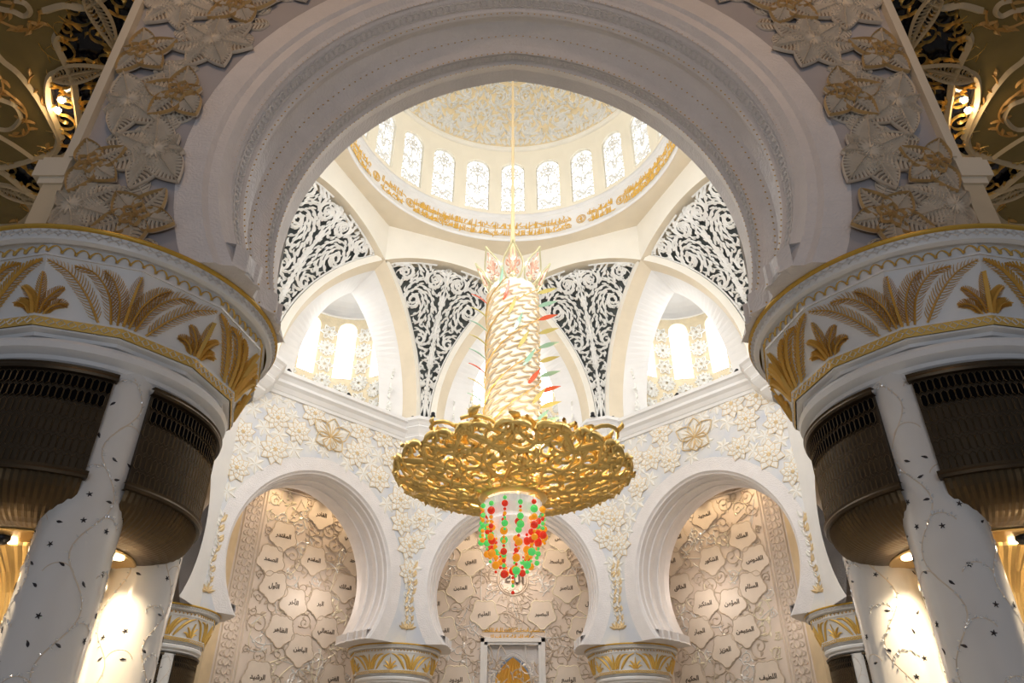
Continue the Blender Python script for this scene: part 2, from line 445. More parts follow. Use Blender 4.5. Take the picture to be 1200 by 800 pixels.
far_prof = arch_profile(False)
far_arch_me = archivolt_mesh(far_prof, AW).mesh('arch_moulding', [M_engraved])
far_wall_me = {q: spandrel_mesh(.3, 13.95, 7.5, 7.62, ZC, AW, dx=q*.45).mesh('wall_face', [M_wallground]) for q in (-1, 0, 1)}
plain_wall_me = spandrel_mesh(.3, 13.95, 6.2, 7.62, ZC, AW).mesh('wall_face', [M_white])
SHIFT = {-1: -.45, 1: .45, 0: 0}
for k in (0, -1, 1, -2, 2, -3, 3):
    full = k in SHIFT
    w = put('wall_' + SIDE[k], far_wall_me[k] if full else plain_wall_me, **bay(k), cat='wall', kind='structure',
            label=('relief-covered lower wall with horseshoe arch, ' if full else 'plain lower wall of the domed hall, ') + SPOKEN[k])
    if not full: continue
    dx = SHIFT[k]
    put('arch_moulding', far_arch_me, w, (dx, 0, 0), label='stepped white marble horseshoe arch')
    rng = random.Random(50+abs(k))
    # blossoms above and between the arches
    spots = []
    def clear(x, z, r):
        d = hypot(abs(x-dx)+.3, z-13.95)
        return d > 7.5 + r*.62 and z < 25.3 - r*.5 and abs(x) < 7.9 - r*.4
    cand = poisson(rng, lambda x, z: clear(x, z, 1.0), -7.4, 7.4, 14, 25.2, 1.72, 3000)
    if k:   # the large outlined peony over the left and right arches
        px, pz = dx + .2*k, 23.2
        cand = [(x, z) for x, z in cand if hypot(x-px, z-pz) > 1.9]
        put('relief_peony', peony, w, (px, AW, pz), scale=(1.35, 1, 1.35))
    for i, (x, z) in enumerate(cand):
        r = rng.uniform(.85, 1.12)
        put('relief_blossom', rng.choice(lotus), w, (x, AW-.02, z), (0, rng.uniform(0, 6), 0), (r, .55, r))
    fill = poisson(rng, lambda x, z: clear(x, z, .55) and all(hypot(x-a, z-b) > 1.15 for a, b in cand), -7.5, 7.5, 14, 25.3, 1.0, 3000)
    for x, z in fill:
        r = rng.uniform(.55, .75)
        put('relief_leaf_rosette', broadleaf, w, (x, AW, z), (0, rng.uniform(0, 6), 0), (r, .5, r))
    for s in (-1, 1):
        put('relief_vine', sprig, w, (s*7.33, AW, 11.1), scale=(.85, 1, .85))

# ---- corner piers above the capitals close the gap between arch feet (octagon corner posts)
# ---- cornice
def octo(mb, prof, mi=0, n=8, a0=pi/8, cx=0., cy=0.):
    rows = [[(cx + r/cos(pi/n)*sin(a0+2*pi*j/n), cy + r/cos(pi/n)*cos(a0+2*pi*j/n), z) for j in range(n)] for r, z in prof]
    mb.grid(rows, mi, True)
mb = MB()
octo(mb, [(18.22, 24.9), (18.05, 24.95), (18.0, 25.15), (17.95, 25.2), (17.8, 25.5), (17.6, 25.7), (17.58, 25.8), (17.7, 25.85), (17.68, 25.95), (17.5, 26.2), (17.35, 26.3), (17.33, 26.55), (17.45, 26.6), (27, 26.6)])
cor = put('trim_1', mb.mesh('cornice', [M_white]), loc=(0, D, 0), label='white moulded cornice ledge running round the hall above the arches', cat='cornice', kind='structure')
mb = MB()
pads = [(2.05, 26.6), (2.05, 26.35), (1.9, 26.2), (1.75, 25.95), (1.8, 25.85), (1.7, 25.7), (1.5, 25.35), (1.45, 25.2), (1.5, 25.1), (1.4, 24.9), (1.1, 24.5), (1.0, 24.4), (1.0, 24.25), (.7, 23.9), (.5, 23.7), (.05, 23.6)]
octo(mb, [(.01, 26.6)] + pads, n=8, a0=pi/8, cy=-.05)
pad_me = mb.mesh('cornice_bracket', [M_white])
RC = AW/cos(pi/8)
for k in range(8):
    a = radians(22.5+45*k)
    put('cornice_bracket', pad_me, cor, (RC*.99*sin(a), RC*.99*cos(a), .05), (0, 0, -a))

# ---- outer walls of the aisles
for s_, nm in ((-1, 'left'), (1, 'right')):
    mb = MB(); mb.box(min(s_*36, s_*36.4), max(s_*36, s_*36.4), 12, 76, -1.6, 24)
    put('wall_aisle_' + nm, mb.mesh('outer_wall', [M_white]), label='plain white outer wall of the %s aisle beyond the piers' % nm, cat='wall', kind='structure')
# ---- upper interlaced arches: eight ribs in vertical planes 13.6 m from the dome axis
DR, RI, RX, ZR, ZK = 13.6, 12.42, 13.0, 27.0, 41.7
NT = DR*T8
def rib_mesh():
    mb = MB()
    N = 64
    for i in range(N):
        a, b = pi*i/N, pi*(i+1)/N
        pa = [(R*-cos(a), ZR+R*sin(a)) for R in (RI, RX)]; pb = [(R*-cos(b), ZR+R*sin(b)) for R in (RI, RX)]
        y0, y1 = DR, DR+1.3
        # soffit
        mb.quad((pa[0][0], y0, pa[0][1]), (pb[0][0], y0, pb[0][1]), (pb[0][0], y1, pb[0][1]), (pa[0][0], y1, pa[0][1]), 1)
        xm = (pa[0][0]+pb[0][0])/2
        if abs(xm) > NT + .05:
            mb.quad((pa[0][0], y0, pa[0][1]), (pa[1][0], y0, pa[1][1]), (pb[1][0], y0, pb[1][1]), (pb[0][0], y0, pb[0][1]), 0)
            mb.quad((pa[1][0], y0, pa[1][1]), (pa[1][0], y1, pa[1][1]), (pb[1][0], y1, pb[1][1]), (pb[1][0], y0, pb[1][1]), 0)
            mb.quad((pa[0][0], y1, pa[0][1]), (pb[0][0], y1, pb[0][1]), (pb[1][0], y1, pb[1][1]), (pa[1][0], y1, pa[1][1]), 0)
    for s in (-1, 1):
        mb.box(min(s*RI, s*RX), max(s*RI, s*RX), DR, DR+1.3, 26.6, 27.0)
    # wall of the upper octagon above the arch
    xs = [-NT + 2*NT*i/24 for i in range(25)]
    mb.grid([[(x, DR, ZR+sqrt(RI*RI-x*x)) for x in xs], [(x, DR, ZK) for x in xs]])
    mb.grid([[(x, DR+1.3, ZR+sqrt(RI*RI-x*x)) for x in xs], [(x, DR+1.3, ZK) for x in xs]])
    return mb
rib_me = rib_mesh().mesh('rib_arch', [M_plaster, M_beige])
vault = put('ceiling', None, loc=(0, D, 0), label='ivory dome with interlaced rib arches, pierced lattice pendentives and carved shell', cat='dome', kind='structure')
for k in range(8):
    put('rib_arch', rib_me, vault, rot=(0, 0, -radians(22.5+45*k)))

# ---- lattice pendentives between the ribs
import bisect
LS = []; _s = 0; _p = None
for i in range(201):
    z = ZR + .02 + (38.35-ZR-.02)*i/200; tt = sqrt(RX*RX-(z-ZR)**2); y = DR*.7071+.7071*tt
    if _p: _s += hypot(z-_p[0], y-_p[1])
    LS.append((_s, z, y, DR*.7071-.7071*tt)); _p = (z, y)
S1 = _s; STOP = S1 + (ZR+RI-38.35)
def lat_at(s):
    if s >= S1:
        z = 38.35 + (s-S1); return z, 14.12, sqrt(max(.0001, RI*RI-(z-ZR)**2))
    i = min(199, max(0, int(bisect.bisect(LS, (s,))-1))); a, b = LS[i], LS[i+1]
    f = (s-a[0])/(b[0]-a[0]); return a[1]+(b[1]-a[1])*f, a[2]+(b[2]-a[2])*f, a[3]+(b[3]-a[3])*f
def latmap(x, s, h):
    z, y, X = lat_at(s)
    return (x, y + .15 - h, z)
def lat_in(x, s, m=.12):
    if s < .25 or s > STOP-.1: return False
    return abs(x) < lat_at(s)[2] - m
def lattice_mesh():
    rng = random.Random(7); mb = MB()
    eyes = [(2.5, .80*S1, 1.25, 1), (1.25, .55*S1, .78, -1), (.75, .37*S1, .5, 1), (3.6, .97*S1, .7, -1), (1.0, .96*S1, .75, 1), (.42, .26*S1, .28, 1)]
    def field(x, s):
        for ex, es, r, sg in eyes:
            d = hypot(x-ex, s-es)
            if d < r*1.55: return atan2(s-es, x-ex) + sg*(pi/2 - .35)
        return pi/2 - .5*min(1.4, x/2.2)
    for ex, es, r, sg in eyes:
        for m in (1, -1):
            if ex + r*.9 > lat_at(es)[2]: r = max(.2, lat_at(es)[2]-ex-.1)
            p = spiral(m*ex, es, r, pi/2 - m*.6, 1.2, -m*sg)
            ribbon(mb, p, [.11 - .06*i/len(p) for i in range(len(p))], latmap, 0, .14)
            for q in range(7):
                i = int(q*2.4)+1
                t = atan2(p[i+1][1]-p[i][1], p[i+1][0]-p[i][0]) if i+1 < len(p) else 0
                leaf(mb, p[i][0], p[i][1], t + m*sg*.8, r*.62, .1*(r+.4), -m*sg*1.1, latmap, 0, .13)
    streams(mb, rng, lambda x, s: lat_in(x, s, .1), (0, 6, .3, STOP), .335, 3.6, .088, lambda x, s: field(x, s)+.25*sin(1.5*x+1.1*s), latmap, .14, tries=9000, step=.1)
    ribbon(mb, [(0, .2 + (STOP-.8)*i/40) for i in range(41)], [.05+.09*abs(sin(i*.45)) for i in range(41)], latmap, 0, .16)
    for m in (1, -1):    # frame
        ribbon(mb, [(m*(lat_at(.1+(STOP-.15)*i/60)[2]-.05), .1+(STOP-.15)*i/60) for i in range(61)], .09, latmap, 0, .12)
    return mb
lat_me = lattice_mesh().mesh('lattice', [M_lattice])
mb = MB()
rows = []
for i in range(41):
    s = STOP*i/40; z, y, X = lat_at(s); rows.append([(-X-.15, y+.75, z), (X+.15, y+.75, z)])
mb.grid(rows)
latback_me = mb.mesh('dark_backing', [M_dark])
for k in range(8):
    lp = put('lattice_panel', lat_me, vault, rot=(0, 0, -radians(22.5+45*k)))
    put('dark_backing', latback_me, lp)

# ---- soffit, calligraphy ring, drum
mb = MB()
RR = 12.4
oc = [(DR/cos(pi/8)*sin(radians(45*j)), DR/cos(pi/8)*cos(radians(45*j)), ZK) for j in range(8)]
N = 96
for j in range(N):
    def op(q):
        a = 2*pi*q/N; k = int((q % N)//(N//8)); f = (q % N)/(N/8)-k
        p, r = oc[k % 8], oc[(k+1) % 8]; return (p[0]+(r[0]-p[0])*f, p[1]+(r[1]-p[1])*f, ZK)
    a, b = 2*pi*j/N, 2*pi*(j+1)/N
    mb.quad(op(j), op(j+1), (RR*sin(b), RR*cos(b), ZK), (RR*sin(a), RR*cos(a), ZK), 0)
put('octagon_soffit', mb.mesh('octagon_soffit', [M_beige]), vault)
mb = MB()
mb.lathe([(RR, ZK-.02), (RR-.08, ZK+.02), (RR-.1, ZK+.2), (RR-.04, ZK+.26), (RR-.04, 43.95), (RR-.14, 44.0), (RR-.16, 44.15), (RR-.05, 44.2), (RR-.02, 44.4), (RR-.1, 44.45), (RR-.1, 44.6), (12.2, 44.62)], 144)
ring = put('calligraphy_ring', mb.mesh('calligraphy_ring', [M_white], True), vault, label='smooth white ring below the drum windows')
RW = 12.2
def cylmap(R, cy=0.): return lambda x, z, h: ((R-h)*sin(x/R), cy+(R-h)*cos(x/R), z)
ringmap = cylmap(RR-.05)
def script_mesh(w, seed):                 # dense gilded script strokes: two tiers of strokes and dots
    rng = random.Random(seed); mb = MB(); mp = lambda x, z, h: ringmap(x, z, h)
    for row in (42.3, 43.06):
        x = -w
        while x < w:
            t = rng.random(); L = rng.uniform(.16, .42)
            if t < .35: ribbon(mb, [(x, row-.05), (x+.01, row+.3), (x+.03, row+rng.uniform(.5, .7))], [.055, .05, .03], mp, .02, .06)
            elif t < .75:
                leaf(mb, x, row+rng.uniform(0, .4), rng.uniform(-.6, .9), L*1.4, .065, rng.uniform(-3, 3), mp, .02, .06, 0, 6)
            else: ribbon(mb, spiral(x, row+.18, .14, rng.uniform(0, 6), .9, 1, 9, .5), .035, mp, .02, .06)
            if rng.random() < .4: leaf(mb, x, row+rng.uniform(-.15, .55), .7, .09, .04, 0, mp, .02, .06, 0, 3)
            x += rng.uniform(.10, .17)
        ribbon(mb, [(-w + 2*w*i/20, row-.02 + .05*sin(i*1.7)) for i in range(21)], .03, mp, .02, .055)
    return mb
rad = RR-.05
for k in range(4):
    for (c, w, sd) in ((0, 24, 1), (37, 5.4, 2), (60, 9.5, 3), (-37, 5.4, 4)):
        if abs(c) == 60 and k in (0, 1, 2, 3) and False: continue
        me = script_mesh(radians(w)*rad*(1 if c != 60 else 0.9), sd*10+k).mesh('gilded_script', [M_brightgold])
        put('gilded_script', me, ring, rot=(0, 0, -radians(90*k+c)))
mb = MB()
for r, w in ((.42, .035), (.3, .03)):
    ribbon(mb, [(r*cos(2*pi*i/24), 42.9+r*sin(2*pi*i/24)) for i in range(25)], w, ringmap, .02, .06)
ribbon(mb, [(0, 42.65), (0, 43.15)], .035, ringmap, .02, .06)
for q in range(6): leaf(mb, 0, 42.9, q*pi/3, .2, .04, .6, ringmap, .02, .06, 0, 4)
med_me = mb.mesh('gilded_roundel', [M_brightgold])
for k in range(4):
    for c in (28.2, -28.2, 46.2):
        put('gilded_roundel', med_me, ring, rot=(0, 0, -radians(90*k+c)))

# ---- arched window builder on a cylinder
def window_wall(mb, mp, half, z0, z1, w, zb, zt, reveal, mi=0, seg=10):
    zs = zt - w                                       # spring of the round head
    xs = [-half, (-half-w)/2, -w] + [-w*cos(pi*i/seg) for i in range(1, seg)] + [w, (half+w)/2, half]
    top = lambda x: zs + sqrt(max(0, w*w-x*x))
    for a, b in zip(xs, xs[1:]):
        if b <= -w+1e-6 or a >= w-1e-6: mb.quad(mp(a, z0, 0), mp(b, z0, 0), mp(b, z1, 0), mp(a, z1, 0), mi)
        else:
            mb.quad(mp(a, z0, 0), mp(b, z0, 0), mp(b, zb, 0), mp(a, zb, 0), mi)
            mb.quad(mp(a, top(a), 0), mp(b, top(b), 0), mp(b, z1, 0), mp(a, z1, 0), mi)
            mb.quad(mp(a, top(a), 0), mp(b, top(b), 0), mp(b, top(b), -reveal), mp(a, top(a), -reveal), mi)
    mb.quad(mp(-w, zb, 0), mp(w, zb, 0), mp(w, zb, -reveal), mp(-w, zb, -reveal), mi)
    for s in (-1, 1): mb.quad(mp(s*w, zb, 0), mp(s*w, zs, 0), mp(s*w, zs, -reveal), mp(s*w, zb, -reveal), mi)
dmap = cylmap(RW)
HALF = pi*RW/24; WW, WB, WT = 1.06, 44.95, 50.95
mb = MB(); window_wall(mb, dmap, HALF, 44.6, 52.4, WW, WB, WT, .55)
drumseg = mb.mesh('drum_wall', [M_drumwall])
mb = MB(); mp = dmap
mb.grid([[dmap(-WW-.05, WB-.05, -.5), dmap(WW+.05, WB-.05, -.5)], [dmap(-WW-.05, WT+.05, -.5), dmap(WW+.05, WT+.05, -.5)]])
pane_me = mb.mesh('pane', [M_pane_d])
def drum_tracery():
    rng = random.Random(3); mb = MB(); mp = lambda x, z, h: dmap(x, z, h-.3)
    zs = WT-WW
    ins = lambda x, z: abs(x) < WW-.06 and WB+.06 < z and (z < zs or hypot(x, z-zs) < WW-.06)
    for sgn in (1, -1):
        for q in range(3):
            z = WB+.9+q*1.7
            ribbon(mb, spiral(sgn*.48, z, .46, -sgn*1.2+pi/2, 1.2, sgn), .05, mp, 0, .1)
            ribbon(mb, [(sgn*-WW, z-.8), (0, z), (sgn*WW, z+.8)], .05, mp, 0, .1)
    streams(mb, rng, ins, (0, WW, WB, WT), .23, 1.3, .042, lambda x, z: pi/2-.8*sin(z*2.0)*min(1, x*2.5), mp, .08, tries=2500, step=.08)
    ribbon(mb, spiral(0, zs+.1, .42, 0, 1, 1, 16, .98), .05, mp, 0, .1)
    for q in range(6): leaf(mb, 0, zs+.1, q*pi/3, .4, .08, 0, mp, 0, .1, 0, 4)
    fr = [(-WW+.04, WB)] + [(-(WW-.04)*cos(pi*i/14), zs+(WW-.04)*sin(pi*i/14)) for i in range(15)] + [(WW-.04, WB), (-WW+.04, WB)]
    ribbon(mb, fr, .05, mp, 0, .1)
    return mb
trac_me = drum_tracery().mesh('tracery', [M_lattice])
for k in range(24):
    a = -radians(15*k)
    put('drum_wall', drumseg, vault, rot=(0, 0, a))
    w = put('window_%d' % (k+1), pane_me, loc=(0, D, 0), rot=(0, 0, a), cat='window', kind='structure', group='arched windows round the drum of the dome',
            label='tall arched dome window of bright daylight behind white leaf tracery')
    put('tracery', trac_me, w)
mb = MB()
mb.lathe([(RW, 52.35), (RW-.12, 52.4), (RW-.2, 52.55), (RW-.12, 52.65), (RW-.22, 52.7), (RW-.22, 52.8), (RW-.02, 52.9)], 144)
put('dome_cornice', mb.mesh('dome_cornice', [M_plaster], True), vault)
mb = MB()
RD = 12.15
mb.lathe([(RD*cos(radians(3*i)), 52.8+RD*sin(radians(3*i))) for i in range(31)], 96)
put('dome_shell', mb.mesh('dome_shell', [M_domeback], True), vault, label='gold-toned dome shell behind the carved leaves')
# lathe uses sin,-cos; the relief map below shares the centre
def domemap(x, s, h):                      # s = arc length from the springing
    lat = s/RD; r = (RD-h)
    return (r*cos(lat)*sin(x/RD), r*cos(lat)*cos(x/RD), 52.8+r*sin(lat))
def dome_relief():
    rng = random.Random(12); mb = MB(); hw = pi*RD/12
    top = radians(62)*RD
    ins = lambda x, s: 0 <= x < hw-.02 and .25 < s < top
    def mp(x, s, h):                        # x is measured at the springing, so sectors narrow with height
        return domemap(x, s, h)
    eyes = [(1.5, 2.6, 1.0, 1), (1.4, 5.6, .95, -1), (1.3, 8.6, .8, 1), (2.7, 4.2, .5, 1)]
    def field(x, s):
        for ex, es, r, sg in eyes:
            if hypot(x-ex, s-es) < r*1.5: return atan2(s-es, x-ex)+sg*(pi/2-.3)
        return pi/2-.5
    for ex, es, r, sg in eyes:
        for m in (1, -1):
            ribbon(mb, spiral(m*ex, es, r, pi/2-m*.6, 1.2, -m*sg), .12, mp, .0, .22)
    streams(mb, rng, ins, (0, hw, .3, top), .40, 2.6, .125, lambda x, s: field(x, s)+.35*sin(1.6*x+1.4*s), mp, .2, tries=6000)
    for q in range(6): leaf(mb, 0, 1.6, q*pi/3+.5, .8, .16, 0, mp, 0, .22); leaf(mb, 0, 6.2, q*pi/3+.5, .8, .16, 0, mp, 0, .22)
    return mb
relief_me = dome_relief().mesh('carved_leaves', [M_lattice])
for k in range(12): put('carved_leaf_sector', relief_me, vault, rot=(0, 0, -radians(30*k)))

# ---- apses behind the upper arches
AR, AC_ = 5.1, 19.2
amap = cylmap(AR, AC_)
A_WIN = (-72, -36, 0, 36, 72); AZB, AZT, AWW = 31.4, 37.1, .8
mb = MB()
for j in range(5):
    a = radians(-72+36*j)
    window_wall(mb, lambda x, z, h, a=a: amap(x+a*AR, z, h), radians(18)*AR, 26.6, 37.5, AWW, AZB, AZT, .5)
mb.lathe([(AR, 37.5), (AR-.15, 37.55), (AR-.15, 37.7), (AR, 37.8)], 32, 0, AC_, pi/2, 3*pi/2, 1)
mb.lathe([(AR*cos(radians(9*i)), 37.8+2.6*sin(radians(9*i))) for i in range(11)], 32, 0, AC_, pi/2, 3*pi/2, 1)
apse_me = mb.mesh('apse_wall', [M_apse, M_white])
mb = MB()
for j in range(5):
    a = radians(-72+36*j)
    f = lambda x, z, a=a: amap(x+a*AR, z, -.45)
    mb.quad(f(-AWW-.05, AZB-.05), f(AWW+.05, AZB-.05), f(AWW+.05, AZT+.05), f(-AWW-.05, AZT+.05))
apane_me = mb.mesh('panes', [M_pane_a])
mb = MB()
one = MB()
f = lambda x, z: amap(x, z, -.45)
one.quad(f(-AWW-.05, AZB-.05), f(AWW+.05, AZB-.05), f(AWW+.05, AZT+.05), f(-AWW-.05, AZT+.05))
one_me = one.mesh('pane', [M_pane_a])
bars = MB()
g = lambda x, z, h: amap(x, z, h-.4)
for zz in (32.8, 34.2, 35.6): ribbon(bars, [(-AWW, zz), (AWW, zz)], .03, g, 0, .05)
for xx in (-.27, .27): ribbon(bars, [(xx, AZB), (xx, AZT)], .02, g, 0, .05)
bars_me = bars.mesh('glazing_bars', [M_white])
# pointed vault between the rib opening and the apse
mb = MB()
A0, A1 = [], []
for i in range(25):
    t = -RI + (RI-(DR+1.3)*T8)*(i/24)**1.6 if i else -RI
    z = ZR+sqrt(max(0, RI*RI-t*t)); d = DR+1.3; c, s_ = cos(pi/8), sin(pi/8)
    x, y = d*s_+t*c, d*c-t*s_
    A0.append((x, y, z)); x1 = x/(-6.0)*-4.1 if x < 0 else 0
    A1.append((x1, 19.3, 27+(z-27)*.94))
A0[0] = (A0[0][0], A0[0][1], 26.6); A1[0] = (A1[0][0], 19.3, 26.6)
for m in (1, -1):
    mb.grid([[(m*x, y, z) for x, y, z in A0], [(m*x, y, z) for x, y, z in A1]])
    mb.grid([[(m*x, y, z) for x, y, z in A1], [(-m*7.5, y, z) for x, y, z in A1]])
reveal_me = mb.mesh('vault_reveal', [M_white], False)
def starflower(seed):
    mb = MB(); mp = lambda x, y, q: (x, -q, y)
    n = 8 if seed == 0 else 6
    for k in range(n):
        a = 2*pi*k/n
        for s in (-1, 1):
            pts = [(.16*cos(a), .16*sin(a)), (.5*cos(a+s*.8*pi/n), .5*sin(a+s*.8*pi/n)), (.78*cos(a), .78*sin(a))]
            ribbon(mb, pts, .07, mp, .06, .14)
        leaf(mb, .1*cos(a), .1*sin(a), a, .5, .06, 0, mp, .08, .16, 0, 4)
        if seed == 0: leaf(mb, .42*cos(a+pi/n), .42*sin(a+pi/n), a+pi/n, .38, .09, 0, mp, .05, .13, 0, 4)
    return mb
stars = [starflower(0).mesh('star_flower', [M_star]), starflower(1).mesh('star_flower', [M_star])]
wn = 24
for k in (-1, 0, 1):
    a_ = radians(45*k); light('half_dome_fill', 'POINT', (20.3*sin(a_), D + 20.3*cos(a_), 33.5), 110, (.97, .98, 1), .8)  # added fill in the visible apses, whitens half-domes and star flowers
for k in range(-3, 5):
    a0 = -radians(45*k); dx = SHIFT.get(k, 0)
    ap = put('apse_wall', apse_me, vault, rot=(0, 0, a0)); ap.location = (dx*cos(a0), dx*sin(a0), 0)
    put('vault_reveal', reveal_me, vault, rot=(0, 0, a0))
    if k in SHIFT:
        for row in range(7):
            for col in range(11):
                ang = -90 + 18*col + (9 if False else 0)
                z = 27.7 + row*1.62 + (.8 if col % 2 else 0)
                if z > 36.9: continue
                win = min(abs(ang - wa) for wa in A_WIN) < 8.5 and z > 30.6
                if win: continue
                x = radians(ang)*AR; p = amap(x, z, 0)
                put('star_flower', stars[(row+col) % 2], ap, p, (0, 0, -radians(ang)), (1.0, 1.3, 1.0))
    for j, wa in enumerate(A_WIN):
        wn += 1; wr = radians(wa)
        nm = 'back_left' if k == -1 else 'back_right' if k == 1 else SIDE[k]
        # rotate the pane about the apse axis
        ax = Vector((dx, AC_, 0)); ax.rotate(Matrix.Rotation(a0, 3, 'Z'))
        o = put('window_%d' % wn, one_me, loc=(0, 0, 0), cat='window', kind='structure', group='apse windows above the cornice, ' + nm,
                label='narrow round-headed daylight window in the flowered apse, ' + SPOKEN.get(k, 'above the big near arch'))
        mw = Matrix.Translation((0, D, 0)) @ Matrix.Translation(ax) @ Matrix.Rotation(a0 - wr, 4, 'Z') @ Matrix.Translation((0, -AC_, 0))
        o.matrix_world = mw
        put('glazing_bars', bars_me, o)

# ================================================================== ALCOVES behind the far arches
PZT = 21.6
def plaque_mesh():
    mb = MB(); pts = []
    for i in range(60):
        th = 2*pi*i/60; k = (th+pi/2) % (2*pi/5) - pi/5
        q = abs(k)/(pi/5); r = 1.26*cos(pi/5)/cos(k) - .045*sin(2*pi*q) - .05*q**8
        pts.append((r*cos(th), r*sin(th)))
    mp = lambda x, y, q: (x, -q, y)
    mb.add([(0, -.14, 0)] + [(x*.97, -.14, y*.97) for x, y in pts], [(0, i+1, (i+1) % 60+1) for i in range(60)], 0)
    mb.grid([[(x, 0, y) for x, y in pts], [(x*.97, -.14, y*.97) for x, y in pts]], 0, True)
    ribbon(mb, pts+[pts[0]], .055, mp, .1, .19, 1)
    return mb
plaque_me = plaque_mesh().mesh('name_plaque', [M_plaque, M_creamvine])
plaque_side = plaque_mesh().mesh('name_plaque', [M_plaque, M_tauvine])
name_cache = {}
def add_plaque(par, x, z, y, text, me, size=.45):
    p = put('name_plaque', me, par, (x, y, z), scale=(1, .55, 1))
    if text:
        if text not in name_cache: name_cache[text] = lettering(text, size, M_ink)
        put('arabic_name', name_cache[text], p, (0, -.17, 0))
def vine_panel(par, x0, x1, z0, z1, y, avoid, seed, mats3, dens=1.55):
    rng = random.Random(seed); mp = wallmap(y)
    mbs = [MB(), MB(), MB()]
    ok = lambda x, z: x0+.35 < x < x1-.35 and z0 < z < z1-.4
    far = lambda x, z, r: all(hypot(x-a, z-b) > r for a, b in avoid)
    for x, z in poisson(rng, lambda x, z: ok(x, z) and far(x, z, 1.25), x0, x1, z0, z1, dens*.62, 3000):
        mbx = mbs[rng.choice((0, 0, 1, 2))]
        r = rng.uniform(.45, .95)
        scroll(mbx, rng, x, z, min(r, x-x0-.1, x1-x-.1), mp, .045, 0, .06, 0, leaves=4)
    for x, z in poisson(rng, lambda x, z: ok(x, z), x0, x1, z0, z1, dens*.75, 3000):
        mbx = mbs[rng.choice((0, 1, 2))]; a = rng.uniform(0, 6.3); b = rng.uniform(-.22, .22); pts = []
        for i in range(14):
            if not ok(x, z): break
            pts.append((x, z)); x += cos(a)*.2; z += sin(a)*.2; a += b
        if len(pts) > 3: ribbon(mbx, pts, .045, mp, 0, .05)
    for m, mm, nm in zip(mbs, mats3, ('taupe_scrollwork', 'silver_scrollwork', 'cream_scrollwork')):
        put(nm, m.mesh(nm, [mm]), par)

LEFTN = [('القادر', 4.02, 20.4), ('المقتدر', 1.02, 18.0), ('المغني', 7.01, 19.2), ('الصمد', .32, 16.05), ('المقدم', 3.93, 16.75), ('الواحد', 7.7, 17.4), ('الأول', .93, 14.2),
         ('المالك', 7.05, 15.2), ('الأخر', 2.73, 13.3), ('البر', 5.01, 13.6), ('الظاهر', 2.02, 11.25), ('المتعالي', 5.8, 11.7), ('الباطن', 3.84, 10.15), ('الرشيد', .83, 8.0), ('الغني', 6.94, 8.5)]
RIGHTN = ['المجيد', 'الملك', 'المصور', 'القدوس', 'الشكور', 'البارئ', 'السلام', 'الخالق', 'المؤمن', 'المتكبر', 'المهيمن', 'الجبار', 'العزيز', 'اللطيف', 'الحكيم']
FORMS['ؤ'] = 'ﺅﺆ'
AL = 26.0
def border_mesh(x0, x1, z0, z1, y):
    mb = MB(); mp = wallmap(y)
    xc = (x0+x1)/2; w = (x1-x0)/2
    nz = int((z1-z0)/.55)
    for i in range(nz):
        z = z0+(z1-z0)*(i+.5)/nz
        for s in (-1, 1):
            leaf(mb, xc, z-.2, pi/2-s*.9, .6, .09, s*1.6, mp, .0, .09, 0, 5)
            ribbon(mb, spiral(xc+s*w*.5, z, w*.32, pi/2, .9, -s, 9, .4), .035, mp, 0, .08)
    for x in (x0, x1): ribbon(mb, [(x, z0), (x, z1)], .07, mp, 0, .1)
    return mb
